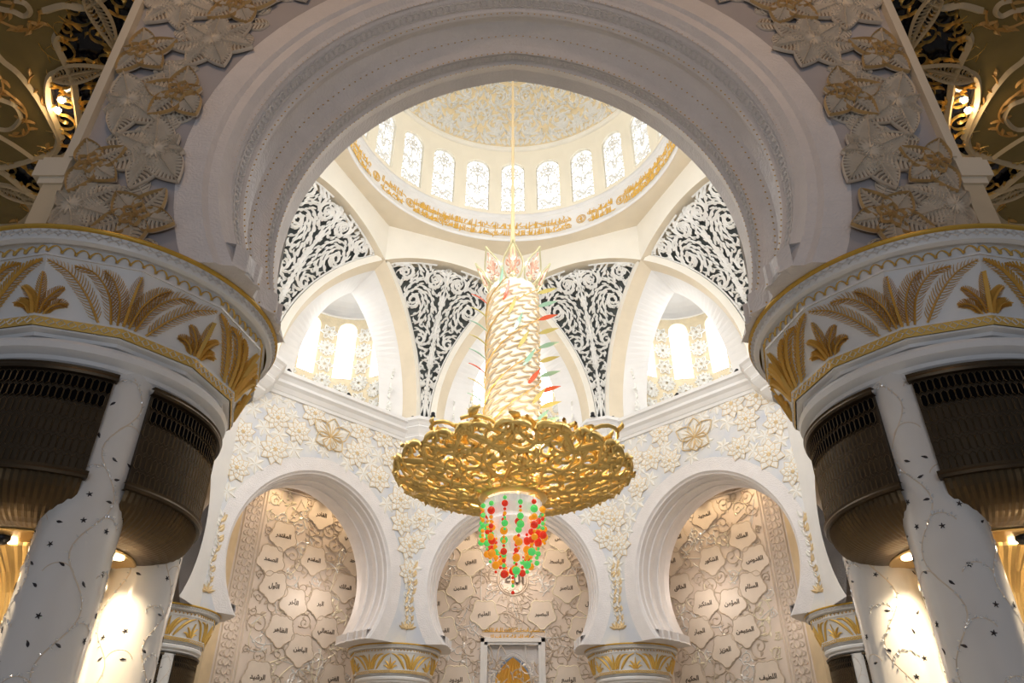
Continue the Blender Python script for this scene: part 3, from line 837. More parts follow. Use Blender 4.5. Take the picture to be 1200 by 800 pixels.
for k in (-1, 1):
    s = k                                  # right alcove mirrors the left
    al = put('wall_alcove_left' if k < 0 else 'wall_alcove_right', None, **bay(k), cat='wall', kind='structure',
             label='beige alcove wall with named plaques seen through the %s arch' % ('left' if k < 0 else 'right'))
    X = lambda x: x if k < 0 else -x
    lo, hi = sorted((X(-.8), X(8.6)))
    mb = MB(); mb.quad((lo-9, AL, -1.6), (hi+9, AL, -1.6), (hi+9, AL, 24), (lo-9, AL, 24))
    put('alcove_back', mb.mesh('alcove_back', [M_panel]), al)
    mb = MB(); a, b = X(-2.55), X(-7.0)
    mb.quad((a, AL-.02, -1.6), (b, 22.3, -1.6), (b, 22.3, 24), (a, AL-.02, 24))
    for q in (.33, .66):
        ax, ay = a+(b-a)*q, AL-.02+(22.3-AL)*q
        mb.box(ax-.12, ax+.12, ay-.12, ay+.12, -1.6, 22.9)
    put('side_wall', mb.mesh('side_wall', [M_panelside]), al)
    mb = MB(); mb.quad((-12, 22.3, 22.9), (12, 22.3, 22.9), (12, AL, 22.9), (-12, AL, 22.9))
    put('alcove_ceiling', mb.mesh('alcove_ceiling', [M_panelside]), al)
    l, r = sorted((X(-2.35), X(-1.05)))
    put('carved_border', border_mesh(l, r, 0, 22.3, AL-.03).mesh('carved_border', [M_plaque]), al)
    mb = MB(); mp = wallmap(AL-.03)
    for z, w in ((PZT, .08), (PZT+.35, .05), (22.6, .1)): ribbon(mb, [(lo-.3, z), (hi+.3, z)], w, mp, 0, .12)
    for x in (lo, hi): ribbon(mb, [(x, -1.6), (x, PZT)], .07, mp, 0, .12)
    for i in range(22): 
        x = lo+(hi-lo)*(i+.5)/22; leaf(mb, x, PZT+.5, pi/2, .6, .16, 0, mp, 0, .1); leaf(mb, x, PZT+.5, pi/2-.8, .4, .06, .9, mp, 0, .08); leaf(mb, x, PZT+.5, pi/2+.8, .4, .06, -.9, mp, 0, .08)
    put('top_frieze', mb.mesh('top_frieze', [M_plaque]), al)
    pos = [(X(x), z) for _, x, z in LEFTN]
    vine_panel(al, lo, hi, 6.5, PZT, AL-.02, pos, 20+k, (M_tauvine, M_silver, M_creamvine))
    for i, (n, x, z) in enumerate(LEFTN):
        add_plaque(al, X(x), z, AL-.02, n if k < 0 else RIGHTN[i], plaque_side)
    for x in (-.3, 2.6, 5.6):
        p = Vector((X(x), 24.2, 22.6)); p.rotate(Matrix.Rotation(-radians(45*k), 3, 'Z')); p += Vector((0, D, 0))
        t = Vector((X(x), AL, 17.5)); t.rotate(Matrix.Rotation(-radians(45*k), 3, 'Z')); t += Vector((0, D, 0))
        light('alcove_spotlight', 'SPOT', p, 420, (1, .72, .42), .15, spot=95, blend=.9, target=t)

for k in (-1, 1):
    for x, z, pw in ((-1.6, 19, 60), (4, 14, 110), (-2.0, 11, 50)):
        p = Vector((-k*x, 23.6, z)); p.rotate(Matrix.Rotation(-radians(45*k), 3, 'Z')); p += Vector((0, D, 0))
        light('alcove_fill', 'POINT', p, pw, (1, .86, .74), .5)  # added warm fill without a fitting, lifts the alcove walls
# ---- centre wall with mihrab
YM = 64.0
ml = put('wall_qibla', None, loc=(0, 0, 0), cat='wall', kind='structure', label='pale central prayer wall with named plaques above the niche, seen through the middle arch')
HX, HZ = 2.4, 11.85
mb = MB(); mb.quad((-16, YM, HZ), (16, YM, HZ), (16, YM, 24), (-16, YM, 24))
for s in (-1, 1): mb.quad((s*16, YM, -1.6), (s*HX, YM, -1.6), (s*HX, YM, HZ), (s*16, YM, HZ))
put('wall_face', mb.mesh('wall_face', [M_panel]), ml)
mb = MB(); mb.quad((-12, 60.5, 22.6), (12, 60.5, 22.6), (12, YM, 22.6), (-12, YM, 22.6))
put('alcove_ceiling', mb.mesh('alcove_ceiling', [M_panelside]), ml)
CN = [('الجليل', -4.3, 20.2), ('القوي', -3.6, 18.2), ('المتين', -4.4, 16.0), ('الولي', -6.5, 14.7), ('العليم', -2.35, 13.9), ('القيوم', -5.7, 12.6), ('الودود', -4.5, 8.9),
      ('القابض', 4.3, 20.2), ('الباسط', 3.75, 18.2), ('الناصر', 4.5, 16.0), ('العدل', 6.5, 14.7), ('البصير', 2.4, 13.9), ('الحليم', 5.7, 12.6), ('الواسع', 4.4, 8.9)]
for n, x, z in CN: add_plaque(ml, x, z, YM-.02, n, plaque_me)
av = [(x, z) for _, x, z in CN] + [(0, 16.6), (0, 17.6), (0, 11.5), (0, 12.2), (-1.3, 11.5), (1.3, 11.5), (-1.6, 12.3), (1.6, 12.3)]
vine_panel(ml, -8.5, 8.5, 7, 21.5, YM-.02, av, 33, (M_tauvine, M_plaque, M_silver), 1.45)
# central sunburst medallion
mb = MB(); mp = wallmap(YM-.02); zc = 16.65
for kk in range(28):
    a = 2*pi*kk/28; leaf(mb, 1.3*cos(a), zc+1.3*sin(a), a, .75 if kk % 2 else 1.0, .1, .3, mp, 0, .1)
for r, w in ((1.28, .07), (1.12, .04)): ribbon(mb, [(r*cos(2*pi*i/40), zc+r*sin(2*pi*i/40)) for i in range(41)], w, mp, .05, .16)
md = put('sun_medallion', mb.mesh('sun_medallion', [M_plaque]), ml)
put('arabic_name', lettering('الله', 1.25, M_ink), md, (.15, YM-.2, zc+.05))
mb = MB(); rng = random.Random(5); mp = wallmap(YM-.02)
for z, w in ((12.62, 2.5), (12.1, 1.75)):
    x = -w
    while x < w:
        if rng.random() < .4: ribbon(mb, [(x, z-.1), (x, z+.2)], .04, mp, .02, .06)
        else: leaf(mb, x, z+rng.uniform(-.1, .05), rng.uniform(-.5, .6), .26, .05, rng.uniform(-2.5, 2.5), mp, .02, .06, 0, 5)
        x += .15
    ribbon(mb, [(-w, z-.1), (w, z-.1)], .03, mp, .02, .05)
put('gilded_inscription', mb.mesh('gilded_inscription', [M_brightgold]), ml)
# niche: frame, recess, pointed golden ribbed apse
nt_ = put('prayer_niche', None, loc=(0, YM, 0), label='white framed prayer niche with pointed fluted golden recess', cat='niche')
mb = MB()
for i, (a, b, c, d) in enumerate([(2.6, 2.3, .25, 12.0), (2.3, 2.05, .12, 11.75)]):
    mb.box(-a, -b, -c, .3, -1.6, d); mb.box(b, a, -c, .3, -1.6, d); mb.box(-a, a, -c, .3, d-(a-b), d)
put('frame', mb.mesh('frame', [M_white]), nt_)
mb = MB()
PA = arch(.45, 8.9, 1.85, 8.9, 12)
PA = [(-1.4, -1.6)] + PA + [(1.4, -1.6)]
hw = 2.06
for s in (-1, 1):
    half = [p for p in arch(.45, 8.9, 1.85, 8.9, 12)][:13]
    poly = [(s*hw, .45, -1.6), (s*hw, .45, 11.6), (0, .45, 11.6)] + [(s*-x, .45, z) for x, z in reversed(half)] + [(s*1.4, .45, -1.6)]
    fillpoly(mb, poly)
mb.quad((-hw, 0, 11.5), (hw, 0, 11.5), (hw, .45, 11.5), (-hw, .45, 11.5))
for s in (-1, 1): mb.quad((s*hw, 0, -1.6), (s*hw, 0, 11.5), (s*hw, .45, 11.5), (s*hw, .45, -1.6))
put('niche_surround', mb.mesh('niche_surround', [M_engraved]), nt_)
mb = MB(); mp = lambda x, z, h: (x, .45-h, z)
ribbon(mb, arch(.47, 8.9, 1.95, 8.9, 12), .06, mp, 0, .08); ribbon(mb, arch(.5, 8.9, 2.2, 8.9, 12), .03, mp, 0, .05)
put('arch_moulding', mb.mesh('arch_moulding', [M_white]), nt_)
for i in range(11):
    a0, a1 = pi*i/11, pi*(i+1)/11; rows = []
    fm = MB()
    for j in range(13):
        z = -1.6 + 10.5*min(1, j/3); q = max(0, (j-3)/9); r = 1.4*(1-q**1.8); z += 1.75*q
        ph = [a0+(a1-a0)*t/4 for t in range(5)]; fl = [0, .11, .15, .11, 0]
        rows.append([(-(r-f*r/1.4)*cos(p), .46+(r-f*r/1.4)*sin(p), z) for p, f in zip(ph, fl)])
    fm.grid(rows)
    put('gold_flute', fm.mesh('gold_flute', [M_leafgold], True), nt_)
for x in (-4.8, 4.8, -1.6, 1.6):
    light('alcove_spotlight', 'SPOT', (x, 62.4, 22.2), 350, (1, .78, .55), .15, spot=100, blend=.9, target=(x, YM, 17))
light('centre_alcove_fill', 'POINT', (0, 61.2, 17), 260, (1, .82, .66), .6)  # added fill to brighten the centre wall
light('niche_lamp', 'POINT', (0, YM+.3, 7.2), 25, (1, .8, .5), .2)

# ================================================================== NEAR WALL with the big arch
YN = 12.6
near = put('wall_front', None, cat='wall', kind='structure', label='shaded near wall carved with large flowers, framing the hall with the big horseshoe arch')
near_prof = arch_profile(True)
put('arch_moulding', archivolt_mesh(near_prof, YN, 56).mesh('arch_moulding', [M_engraved]), near, label='wide stepped grey-white marble horseshoe arch with engraved bands')
XE = 10.35
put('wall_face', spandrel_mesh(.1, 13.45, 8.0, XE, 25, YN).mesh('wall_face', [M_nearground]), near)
put('rear_face', spandrel_mesh(.5, 13.2, 8.3, XE, 26.6, YN+3.6).mesh('rear_face', [M_white]), near)
mb = MB(); mb.box(-XE, XE, YN, YN+3.6, 24, 25)
for s in (-1, 1): mb.quad((s*XE, YN, 10), (s*XE, YN+3.6, 10), (s*XE, YN+3.6, 26.6), (s*XE, YN, 26.6))
put('wall_end', mb.mesh('wall_end', [M_beige]), near)
# interlace strips and gold studs along the arch
def ring_pt(i, f, t):
    def P_(pr):
        d, e, zc, R = pr; t0 = asin((10-zc)/R); t1 = acos(e/R)
        if t <= .5: a = t0+(t1-t0)*t*2; return Vector((e-R*cos(a), YN+d, zc+R*sin(a)))
        a = t0+(t1-t0)*(1-t)*2; return Vector((-(e-R*cos(a)), YN+d, zc+R*sin(a)))
    return P_(near_prof[i]).lerp(P_(near_prof[i+1]), f)
def strip(i, n, off=.02):
    mb = MB()
    def mp(x, y, h):
        t = min(.9999, max(0.0001, x)); a = ring_pt(i, y, t); b = ring_pt(i, y, min(1, t+.001)); c = ring_pt(i, min(1, y+.05), t)
        nrm = (b-ring_pt(i, y, t-.0001)).cross(c-a); nrm.normalize()
        cen = Vector((0, a.y, 13.2)); 
        if nrm.dot(a-cen) > 0: nrm = -nrm
        return tuple(a+nrm*(h+off))
    for k in range(n):
        x = (k+.5)/n; r = .62/n
        pts = [(x+r*cos(2*pi*j/8), .5+.36*sin(2*pi*j/8)) for j in range(9)]
        rows = []
        for j, (px, py) in enumerate(pts):
            rows.append([mp(.5*(px-x)*.6+px-(px-x)*.5, .5+(py-.5)*.8, 0), mp(px, py, .02), mp(x+(px-x)*1.25, .5+(py-.5)*1.2, 0)])
        mb.grid(rows)
    return mb
for i, n in ((7, 150), (16, 150)):
    put('interlace_strip', strip(i, n).mesh('interlace_strip', [M_carved]), near, kind='stuff')
mb = MB()
for i, f, n in ((5, .5, 150), (9, .5, 150), (13, .3, 130), (14, .9, 150), (18, .1, 150)):
    for k in range(n):
        p = ring_pt(i, f, (k+.5)/n); r = .022
        mb.add([(p.x-r, p.y-.02, p.z-r), (p.x+r, p.y-.02, p.z-r), (p.x+r, p.y-.02, p.z+r), (p.x-r, p.y-.02, p.z+r), (p.x, p.y-.05, p.z-.03)], [(0, 1, 4), (1, 2, 4), (2, 3, 4), (3, 0, 4)])
put('gold_studs', mb.mesh('gold_studs', [M_rimgold]), near, kind='stuff')

# large carved flowers: every petal is a piece of its own
def petal_mesh(L, w, ribs, outline=False):
    mb = MB()
    half = lambda s: w*sin(pi*min(1, s**.8))**.85*(1-.15*s)
    n = ribs
    for i in range(n):                       # chevron ribs from mid vein to the edge
        s0 = .06+.9*i/n; s1 = .06+.9*(i+.5)/n
        for sg in (-1, 1):
            sl = .16*L
            a = (sg*.015, s0*L); b = (sg*half(min(1, s0+.1)), min(.985, s0+.1)*L + 0*sl)
            c = (sg*half(min(1, s1+.1)), min(.99, s1+.1)*L); d = (sg*.015, s1*L)
            mid0 = ((a[0]+b[0])/2, (a[1]+b[1])/2-.02*L); mid1 = ((c[0]+d[0])/2, (c[1]+d[1])/2-.02*L)
            hh = .10
            e0 = ((a[0]+d[0])/2, (a[1]+d[1])/2); e1 = ((b[0]+c[0])/2, (b[1]+c[1])/2); em = ((mid0[0]+mid1[0])/2, (mid0[1]+mid1[1])/2)
            rows = [[(a[0], -.06, a[1]), (e0[0], -hh-.04, e0[1]), (d[0], -.06, d[1])],
                    [(mid0[0], -.06, mid0[1]), (em[0], -hh-.03, em[1]), (mid1[0], -.06, mid1[1])],
                    [(b[0], -.03, b[1]), (e1[0], -hh+.03, e1[1]), (c[0], -.03, c[1])]]
            mb.grid(rows, 0)
    N = 14
    edge = [(sg*half(i/N), i/N*L) for sg in (1,) for i in range(N+1)]
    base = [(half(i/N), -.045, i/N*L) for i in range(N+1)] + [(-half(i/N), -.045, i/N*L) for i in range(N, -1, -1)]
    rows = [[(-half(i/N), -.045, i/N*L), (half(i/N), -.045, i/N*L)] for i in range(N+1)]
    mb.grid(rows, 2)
    for sg in (-1, 1):
        mb.grid([[(sg*half(i/N), 0, i/N*L) for i in range(N+1)], [(sg*half(i/N), -.06, i/N*L) for i in range(N+1)]], 0)
        ribbon(mb, [(sg*half(i/N), i/N*L) for i in range(N+1)], .017 if outline else .012, lambda x, y, q: (x, -q, y), .05, .14 if outline else .11, 1 if outline else 0)
    ribbon(mb, [(0, i/8*L) for i in range(9)], .02, lambda x, y, q: (x, -q, y), .06, .15, 0)
    return mb
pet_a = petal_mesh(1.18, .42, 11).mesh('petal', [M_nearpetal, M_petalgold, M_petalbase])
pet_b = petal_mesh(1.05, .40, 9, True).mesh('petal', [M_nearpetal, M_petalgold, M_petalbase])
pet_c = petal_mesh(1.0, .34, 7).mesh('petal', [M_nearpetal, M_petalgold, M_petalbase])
mb = MB()
for k in range(5):
    a = 2*pi*k/5
    pts = [(0.03*cos(a)+.34*t*cos(a)-.13*sin(pi*t)*sin(a)*s, 0.03*sin(a)+.34*t*sin(a)+.13*sin(pi*t)*cos(a)*s) for s, rng_ in ((1, range(7)), (-1, range(6, -1, -1))) for t in [q/6 for q in rng_]]
    ribbon(mb, pts, .03, lambda x, y, q: (x, -q, y), .12, .2, 0)
for k in range(10): leaf(mb, 0, 0, 2*pi*k/10, .12, .04, 0, lambda x, y, q: (x, -q, y), .14, .22, 0, 3)
knot_me = mb.mesh('centre_knot', [M_petalgold])
mb = MB()
for k in range(14): leaf(mb, 0, 0, 2*pi*k/14, .3, .03, .3, lambda x, y, q: (x, -q, y), .12, .17, 0, 4)
stam_me = mb.mesh('stamens', [M_nearpetal])
FA = [(-8.0, 17.4, .97), (-9.05, 13.2, 1.12), (-9.55, 15.0, 1.02), (-9.2, 19.1, 1.05), (-9.9, 11.5, .95), (-6.4, 20.2, 1.0)]
FB = [(-8.35, 15.25, .95), (-9.85, 12.75, .85), (-8.35, 11.15, .9), (-7.6, 19.0, .95), (-9.75, 16.9, .9), (-5.5, 21.3, .9), (-9.6, 20.8, .9)]
FA[1] = (-8.45, 13.25, 1.05)
def inwall(x, z): return hypot(abs(x)+.1, z-13.45) > 8.0-.12 and abs(x) < XE-.02 and z > 10
for s in (-1, 1):
    for j, (x, z, r) in enumerate(FA):
        fl = put('relief_hibiscus', stam_me, near, (-s*x, YN-.06, z), scale=(r, 1, r))
        n = 7
        for k in range(n):
            a = 2*pi*k/n + j*.7
            tx, tz = x + sin(a)*r*1.05, z + cos(a)*r*1.05
            if not inwall(tx, tz): 
                if not inwall(x+sin(a)*r*.6, z+cos(a)*r*.6): continue
                put('petal', pet_a, fl, rot=(0, -s*a if s > 0 else a, 0), scale=(.62, 1, .55)); continue
            put('petal', pet_a, fl, rot=(0, -s*a if s > 0 else a, 0))
    for j, (x, z, r) in enumerate(FB):
        fl = put('relief_clematis', knot_me, near, (-s*x, YN-.1, z), scale=(r, 1, r))
        for k in range(5):
            a = 2*pi*k/5 + j*.9
            tx, tz = x + sin(a)*r, z + cos(a)*r
            if not inwall(tx, tz): 
                if not inwall(x+sin(a)*r*.6, z+cos(a)*r*.6): continue
                put('petal', pet_b, fl, rot=(0, -s*a if s > 0 else a, 0), scale=(.6, 1, .55)); continue
            put('petal', pet_b, fl, rot=(0, -s*a if s > 0 else a, 0))
    rng = random.Random(9)
    allf = FA + FB
    for x, z in poisson(rng, lambda x, z: inwall(x, z) and inwall(x+.5, z) and inwall(x-.3, z) and all(hypot(x-a, z-b) > .78*r for a, b, r in allf), -XE, -5, 10.3, 22, .5, 5000):
        a = rng.uniform(0, 6.3)
        if inwall(x+sin(a)*.7, z+cos(a)*.7): put('relief_leaf', pet_c, near, (-s*x, YN+.0, z), (0, -s*a if s > 0 else a, 0), (.8, .6, .75))
# pilasters at the wall's outer edges
for s, nm in ((-1, 'left'), (1, 'right')):
    mb = MB()
    a, b = sorted((s*XE, s*10.62)); mb.box(a, b, YN-.08, YN+.2, 12.6, 25)
    a, b = sorted((s*(XE-.02), s*10.8)); mb.box(a, b, YN-.1, YN+.3, 10, 12.2, 1)
    for z0, z1, ex in ((12.2, 12.4, .12), (12.4, 12.9, .28), (12.9, 13.0, .2)):
        a, b = sorted((s*(XE-.02), s*(10.8+ex))); mb.box(a, b, YN-.1-ex*.3, YN+.3+ex*.6, z0, z1)
    a, b = sorted((s*(XE-.06), s*(XE+.06))); mb.box(a, b, YN-.2, YN, 13, 25)
    put('trim_%d' % (2 if s < 0 else 3), mb.mesh('pilaster', [M_beige, M_panelside]), label='cream edge pilaster between the flowered wall and the gold ceiling, ' + nm + ' side', cat='pilaster', kind='structure')

# ================================================================== AISLE CEILINGS: black glass with golden arabesques
ZCE = 24.0
def ceilmap(s): return lambda x, y, h: (s*x, y, ZCE - h)
P_bands = [([(-19.3, 16.5), (-19.3, 17.9), (-19.0, 18.6), (-18.9, 19.7), (-19.0, 20.9), (-19.2, 22.0), (-19.9, 22.8), (-20.6, 23.0), (-21.7, 23.4), (-22.6, 23.6), (-24, 23.4)], .16),
           ([(-16.6, 16.9), (-16.9, 17.3), (-17.0, 18.2), (-17.1, 19.0), (-17.4, 19.8), (-17.9, 21.1), (-18.6, 22.3), (-19.5, 23.0), (-20.0, 22.9)], .15),
           ([(-17.3, 18.5), (-17.8, 18.7), (-18.2, 19.2), (-18.6, 20.0), (-18.8, 20.9), (-19.0, 21.9)], .13),
           ([(-20.9, 19.0), (-20.4, 19.8), (-20.0, 20.1), (-20.0, 20.5), (-20.2, 20.9), (-20.9, 21.4), (-21.5, 21.3)], .12),
           ([(-22.1, 21.2), (-21.5, 21.8), (-21.1, 22.4), (-20.8, 23.0)], .12),
           ([(-16.6, 16.0), (-15.8, 15.8), (-15.3, 15.9), (-14.7, 15.7), (-14.0, 15.3)], .17),
           ([(-19.4, 15.3), (-18.1, 15.9), (-17.7, 16.0), (-17.4, 16.2), (-17.1, 16.0), (-17.1, 15.7), (-17.4, 15.6)], .13),
           ([(-23.4, 23.6), (-22.7, 23.8), (-22.4, 24.6), (-22.1, 25.5), (-22.1, 26.8)], .15),
           ([(-23.6, 24.4), (-23.1, 24.6), (-22.7, 24.8), (-22.6, 25.7), (-22.8, 26.5), (-23.9, 27.3), (-25.2, 27.4)], .16)]
OL1 = [(-26, 12), (-15.4, 12), (-15.4, 15.6), (-16.9, 17.3), (-17.1, 18.4), (-17.8, 18.7), (-18.3, 19.4), (-18.9, 21.3), (-19.3, 22.3), (-20.8, 23.0), (-22.4, 23.4), (-26, 23.6)]
OL2 = [(-26, 24.0), (-22.8, 24.0), (-22.3, 25.1), (-22.8, 26.8), (-23.5, 27.3), (-26, 27.6)]
def inpoly(x, y, P):
    c = False; j = len(P)-1
    for i in range(len(P)):
        if (P[i][1] > y) != (P[j][1] > y) and x < (P[j][0]-P[i][0])*(y-P[i][1])/(P[j][1]-P[i][1])+P[i][0]: c = not c
        j = i
    return c
def smooth_path(P, n=4):
    out = []
    for i in range(len(P)-1):
        p0, p1, p2, p3 = P[max(i-1, 0)], P[i], P[i+1], P[min(i+2, len(P)-1)]
        for k in range(n):
            t = k/n
            out.append(tuple(.5*((2*p1[q])+(-p0[q]+p2[q])*t+(2*p0[q]-5*p1[q]+4*p2[q]-p3[q])*t*t+(-p0[q]+3*p1[q]-3*p2[q]+p3[q])*t**3) for q in (0, 1)))
    return out+[P[-1]]
def build_ceiling(s, nm):
    mp = ceilmap(s)
    ce = put('ceiling_aisle_' + nm, None, cat='ceiling', kind='structure', label='black glass aisle ceiling with golden arabesque scrolls, top %s corner' % nm)
    mb = MB(); fillpoly(mb, [mp(x, y, -.3) for x, y in ((-45, 10), (-11.2, 10), (-11.2, 22.2), (-18.5, 29.6), (-18.5, 45.5), (-45, 45.5))])
    put('black_glass', mb.mesh('black_glass', [M_glassblack]), ce)
    mb = MB()
    for P in (OL1, OL2):
        fillpoly(mb, [mp(x, y, 0) for x, y in P])
        mb.grid([[mp(x, y, 0) for x, y in P+P[:1]], [mp(x, y, -.3) for x, y in P+P[:1]]])
    put('olive_panel', mb.mesh('olive_panel', [M_olive]), ce)
    mb = MB()
    for P, w in P_bands: ribbon(mb, smooth_path(P), w, mp, -.05, .16)
    put('cream_scroll_band', mb.mesh('cream_scroll_band', [M_creamband]), ce)
    for (x, y, a, L, w, b) in ((-17.75, 18.85, -.28, 2.5, .36, .15), (-14.75, 15.2, 1.45, 2.4, .34, .25), (-23.4, 24.6, .75, 2.3, .4, -.4)):
        mb = MB(); pts, ws, ang = [], [], a; px, py = x, y; n = 16
        for i in range(n+1):
            pts.append((px, py)); ws.append(w*sin(pi*min(.999, (i/n)**.7))+.01); px += cos(ang)*L/n; py += sin(ang)*L/n; ang += b/n
        for sg in (-1, 1):
            e = []
            for i in range(n+1):
                p, q = pts[max(i-1, 0)], pts[min(i+1, n)]; dx, dy = q[0]-p[0], q[1]-p[1]; l = hypot(dx, dy)
                e.append((pts[i][0]-dy/l*ws[i]*sg, pts[i][1]+dx/l*ws[i]*sg))
            ribbon(mb, e, .055, mp, .05, .22)
            for i in range(1, n-1):
                ribbon(mb, [pts[i], ((pts[i+1][0]+e[i+1][0])/2, (pts[i+1][1]+e[i+1][1])/2), e[i+1]], .022, mp, .05, .14)
        ribbon(mb, pts, .04, mp, .05, .16)
        put('filigree_leaf', mb.mesh('filigree_leaf', [M_creamband]), ce)
    inol = lambda x, y: inpoly(x, y, OL1) or inpoly(x, y, OL2)
    rng = random.Random(31)
    mb = MB()
    for x, y in poisson(rng, lambda x, y: not inol(x, y) and (x < -19.2 or (-(x)-(y-D))*.7071 > 19.4), -26, -11.9, 12, 32, .95, 5000):
        scroll(mb, rng, x, y, rng.uniform(.45, .75), mp, .042, -.1, .04, 0, leaves=4, lw=.2)
    put('golden_tendrils', mb.mesh('golden_tendrils', [M_gold]), ce)
    mb = MB()
    for x, y in poisson(rng, inol, -26, -15, 12, 28, 1.1, 3000):
        a = rng.uniform(0, 6.3); b = rng.choice((-1, 1))*rng.uniform(.12, .3); px, py = x, y; pts = []
        for i in range(12):
            if not inol(px, py): break
            pts.append((px, py)); px += cos(a)*.16; py += sin(a)*.16; a += b
        if len(pts) > 3:
            ribbon(mb, pts, .045, mp, 0, .08)
            for q in range(1, len(pts)-1, 3):
                t = atan2(pts[q+1][1]-pts[q][1], pts[q+1][0]-pts[q][0]); leaf(mb, *pts[q], t+rng.choice((-.8, .8)), .42, .09, .5, mp, 0, .09, 0, 5)
    put('ochre_tendrils', mb.mesh('ochre_tendrils', [M_ochre]), ce)
    for i, (x, y) in enumerate(((-18.35, 20.35), (-17.95, 19.85))):
        mb = MB(); mb.lathe([(.001, -.02), (.1, -.02), (.12, 0), (.13, .1)], 12)
        put('ceiling_spotlight', mb.mesh('ceiling_spotlight', [M_lamp]), None, (s*x, y, ZCE-.12), label='small glowing ceiling spotlight among the gold scrolls, %s side, %s of the pair' % (nm, 'farther one' if i == 0 else 'nearer one'), cat='spotlight')
        light('ceiling_spot', 'POINT', (s*x, y, ZCE-.45), 22, (1, .72, .4), .1)
build_ceiling(-1, 'left'); 
build_ceiling(1, 'right')
mb = MB(); mb.box(-11.2, 11.2, -20, YN, ZCE+.3, ZCE+.6)
put('ceiling_hall', mb.mesh('ceiling_hall', [M_olive]), label='golden olive ceiling over the near hall', cat='ceiling', kind='structure')

# ================================================================== PIERS: capital, four columns, bronze grilles
# local frame: pier axis at origin, viewer towards -y; capital rim at z = 10
def facet(k):            # facet between kinks k*30 and (k+1)*30 degrees, azimuth measured from -y towards +x
    return radians(30*k+15)
RU, RL, ZU, ZL = 3.40, 3.0, 9.4, 8.25     # circumradius of the frieze, top and bottom
SH = hypot(ZU-ZL, RU-RL)
def friezemap(kink):
    def mp(x, y, h):
        f = y/SH; R = RL+(RU-RL)*f; ap = R*cos(radians(15)); hw = R*sin(radians(15))
        k = kink if x >= 0 else kink-1
        a = facet(k); off = (abs(x)-hw)*(1 if x >= 0 else -1)
        ap += h
        return (ap*sin(a)+off*cos(a), -ap*cos(a)+off*sin(a), ZL+(ZU-ZL)*f - h*.3)
    return mp
def frond(path, wl, spine=.026, taper=.9, leaflets=21):
    mb = MB(); mp = friezemap(0)
    P = smooth_path(path, 5); n = len(P)
    ribbon(mb, P, [spine*(1-.6*i/n) for i in range(n)], mp, .03, .1)
    cum = [0]
    for i in range(1, n): cum.append(cum[-1]+hypot(P[i][0]-P[i-1][0], P[i][1]-P[i-1][1]))
    for q in range(leaflets):
        s = (q+1)/(leaflets+.6); L = s*cum[-1]; i = max(1, min(n-1, bisect.bisect(cum, L)))
        f = (L-cum[i-1])/(cum[i]-cum[i-1]); x = P[i-1][0]+(P[i][0]-P[i-1][0])*f; y = P[i-1][1]+(P[i][1]-P[i-1][1])*f
        t = atan2(P[i][1]-P[i-1][1], P[i][0]-P[i-1][0])
        l = wl*sin(pi*min(1, .18+.82*s))**.6 if s < .95 else wl*.25
        for sg in (-1, 1):
            leaf(mb, x, y, t+sg*.85, l, .0085, -sg*.45, mp, .012, .045, 0, 3)
    return mb
BIG = [[(0, 0), (0, .5), (.02, 1.1)]] + [[(s*.1, 0), (s*.2, .5), (s*.42, .9), (s*.66, 1.1)] for s in (1, -1)] + \
      [[(s*.22, 0), (s*.42, .58), (s*.8, 1.0), (s*1.2, 1.08)] for s in (1, -1)] + [[(s*.45, 0), (s*.8, .5), (s*1.25, .93), (s*1.7, 1.12)] for s in (1, -1)]
SML = [[(0, 0), (0, .4), (0, .86)]] + [[(s*.05, 0), (s*.12, .28), (s*.3, .52), (s*.42, .6)] for s in (1, -1)] + [[(s*.12, 0), (s*.22, .16), (s*.38, .26), (s*.52, .26)] for s in (1, -1)]
big_me = [frond(p, .25 if i else .22).mesh('palm_frond', [M_leafgold]) for i, p in enumerate(BIG)]
sml_me = [frond(p, .17, .022, leaflets=16).mesh('palm_frond', [M_leafgold]) for p in SML]
# simplified clusters of the far capitals
def broad(path, w):
    mb = MB(); P = smooth_path(path, 4); n = len(P)
    ribbon(mb, P, [w*sin(pi*min(.999, (i/(n-1))**.7))+.015 for i in range(n)], friezemap(0), .02, .09)
    return mb
bigf = [broad(p, .085).mesh('palm_frond', [M_leafgold]) for p in BIG]
smlf = [broad(p, .06).mesh('palm_frond', [M_leafgold]) for p in SML]

mb = MB()
dode = lambda m, prof: octo(m, [(r*cos(pi/12), z) for r, z in prof], 0, 12, 0)
octo(mb, [(r*cos(pi/12), z) for r, z in ((3.52, 9.72), (3.42, 9.68), (3.40, 9.44), (RU+.05, 9.43), (RU+.05, 9.39), (RU, ZU), (RL, ZL), (RL+.06, ZL-.01), (RL+.05, ZL-.06))], 0, 12, 0)
octo(mb, [(r*cos(pi/12), z) for r, z in ((2.99, 8.0), (2.97, 7.97), (2.86, 7.93), (2.84, 7.86), (2.72, 7.84), (2.7, 7.78), (2.78, 7.74))], 0, 12, 0)
mb.lathe([(2.86, 7.80), (2.9, 7.72), (2.88, 7.6), (2.74, 7.5), (2.72, 7.42), (2.62, 7.36), (2.2, 7.34), (.1, 7.34)], 64)
mb.lathe([(3.46, 9.66), (3.56, 9.7), (3.58, 9.74), (3.62, 9.9), (3.66, 9.92)], 96)
cap_body = mb.mesh('capital_body', [M_white])
mb = MB(); mb.lathe([(3.62, 9.90), (3.68, 9.92), (3.68, 9.98), (3.62, 10.02), (3.4, 10.03), (.01, 10.03)], 96)
cap_rim = mb.mesh('gold_rim', [M_rimgold], True)
mb = MB()       # scallop row
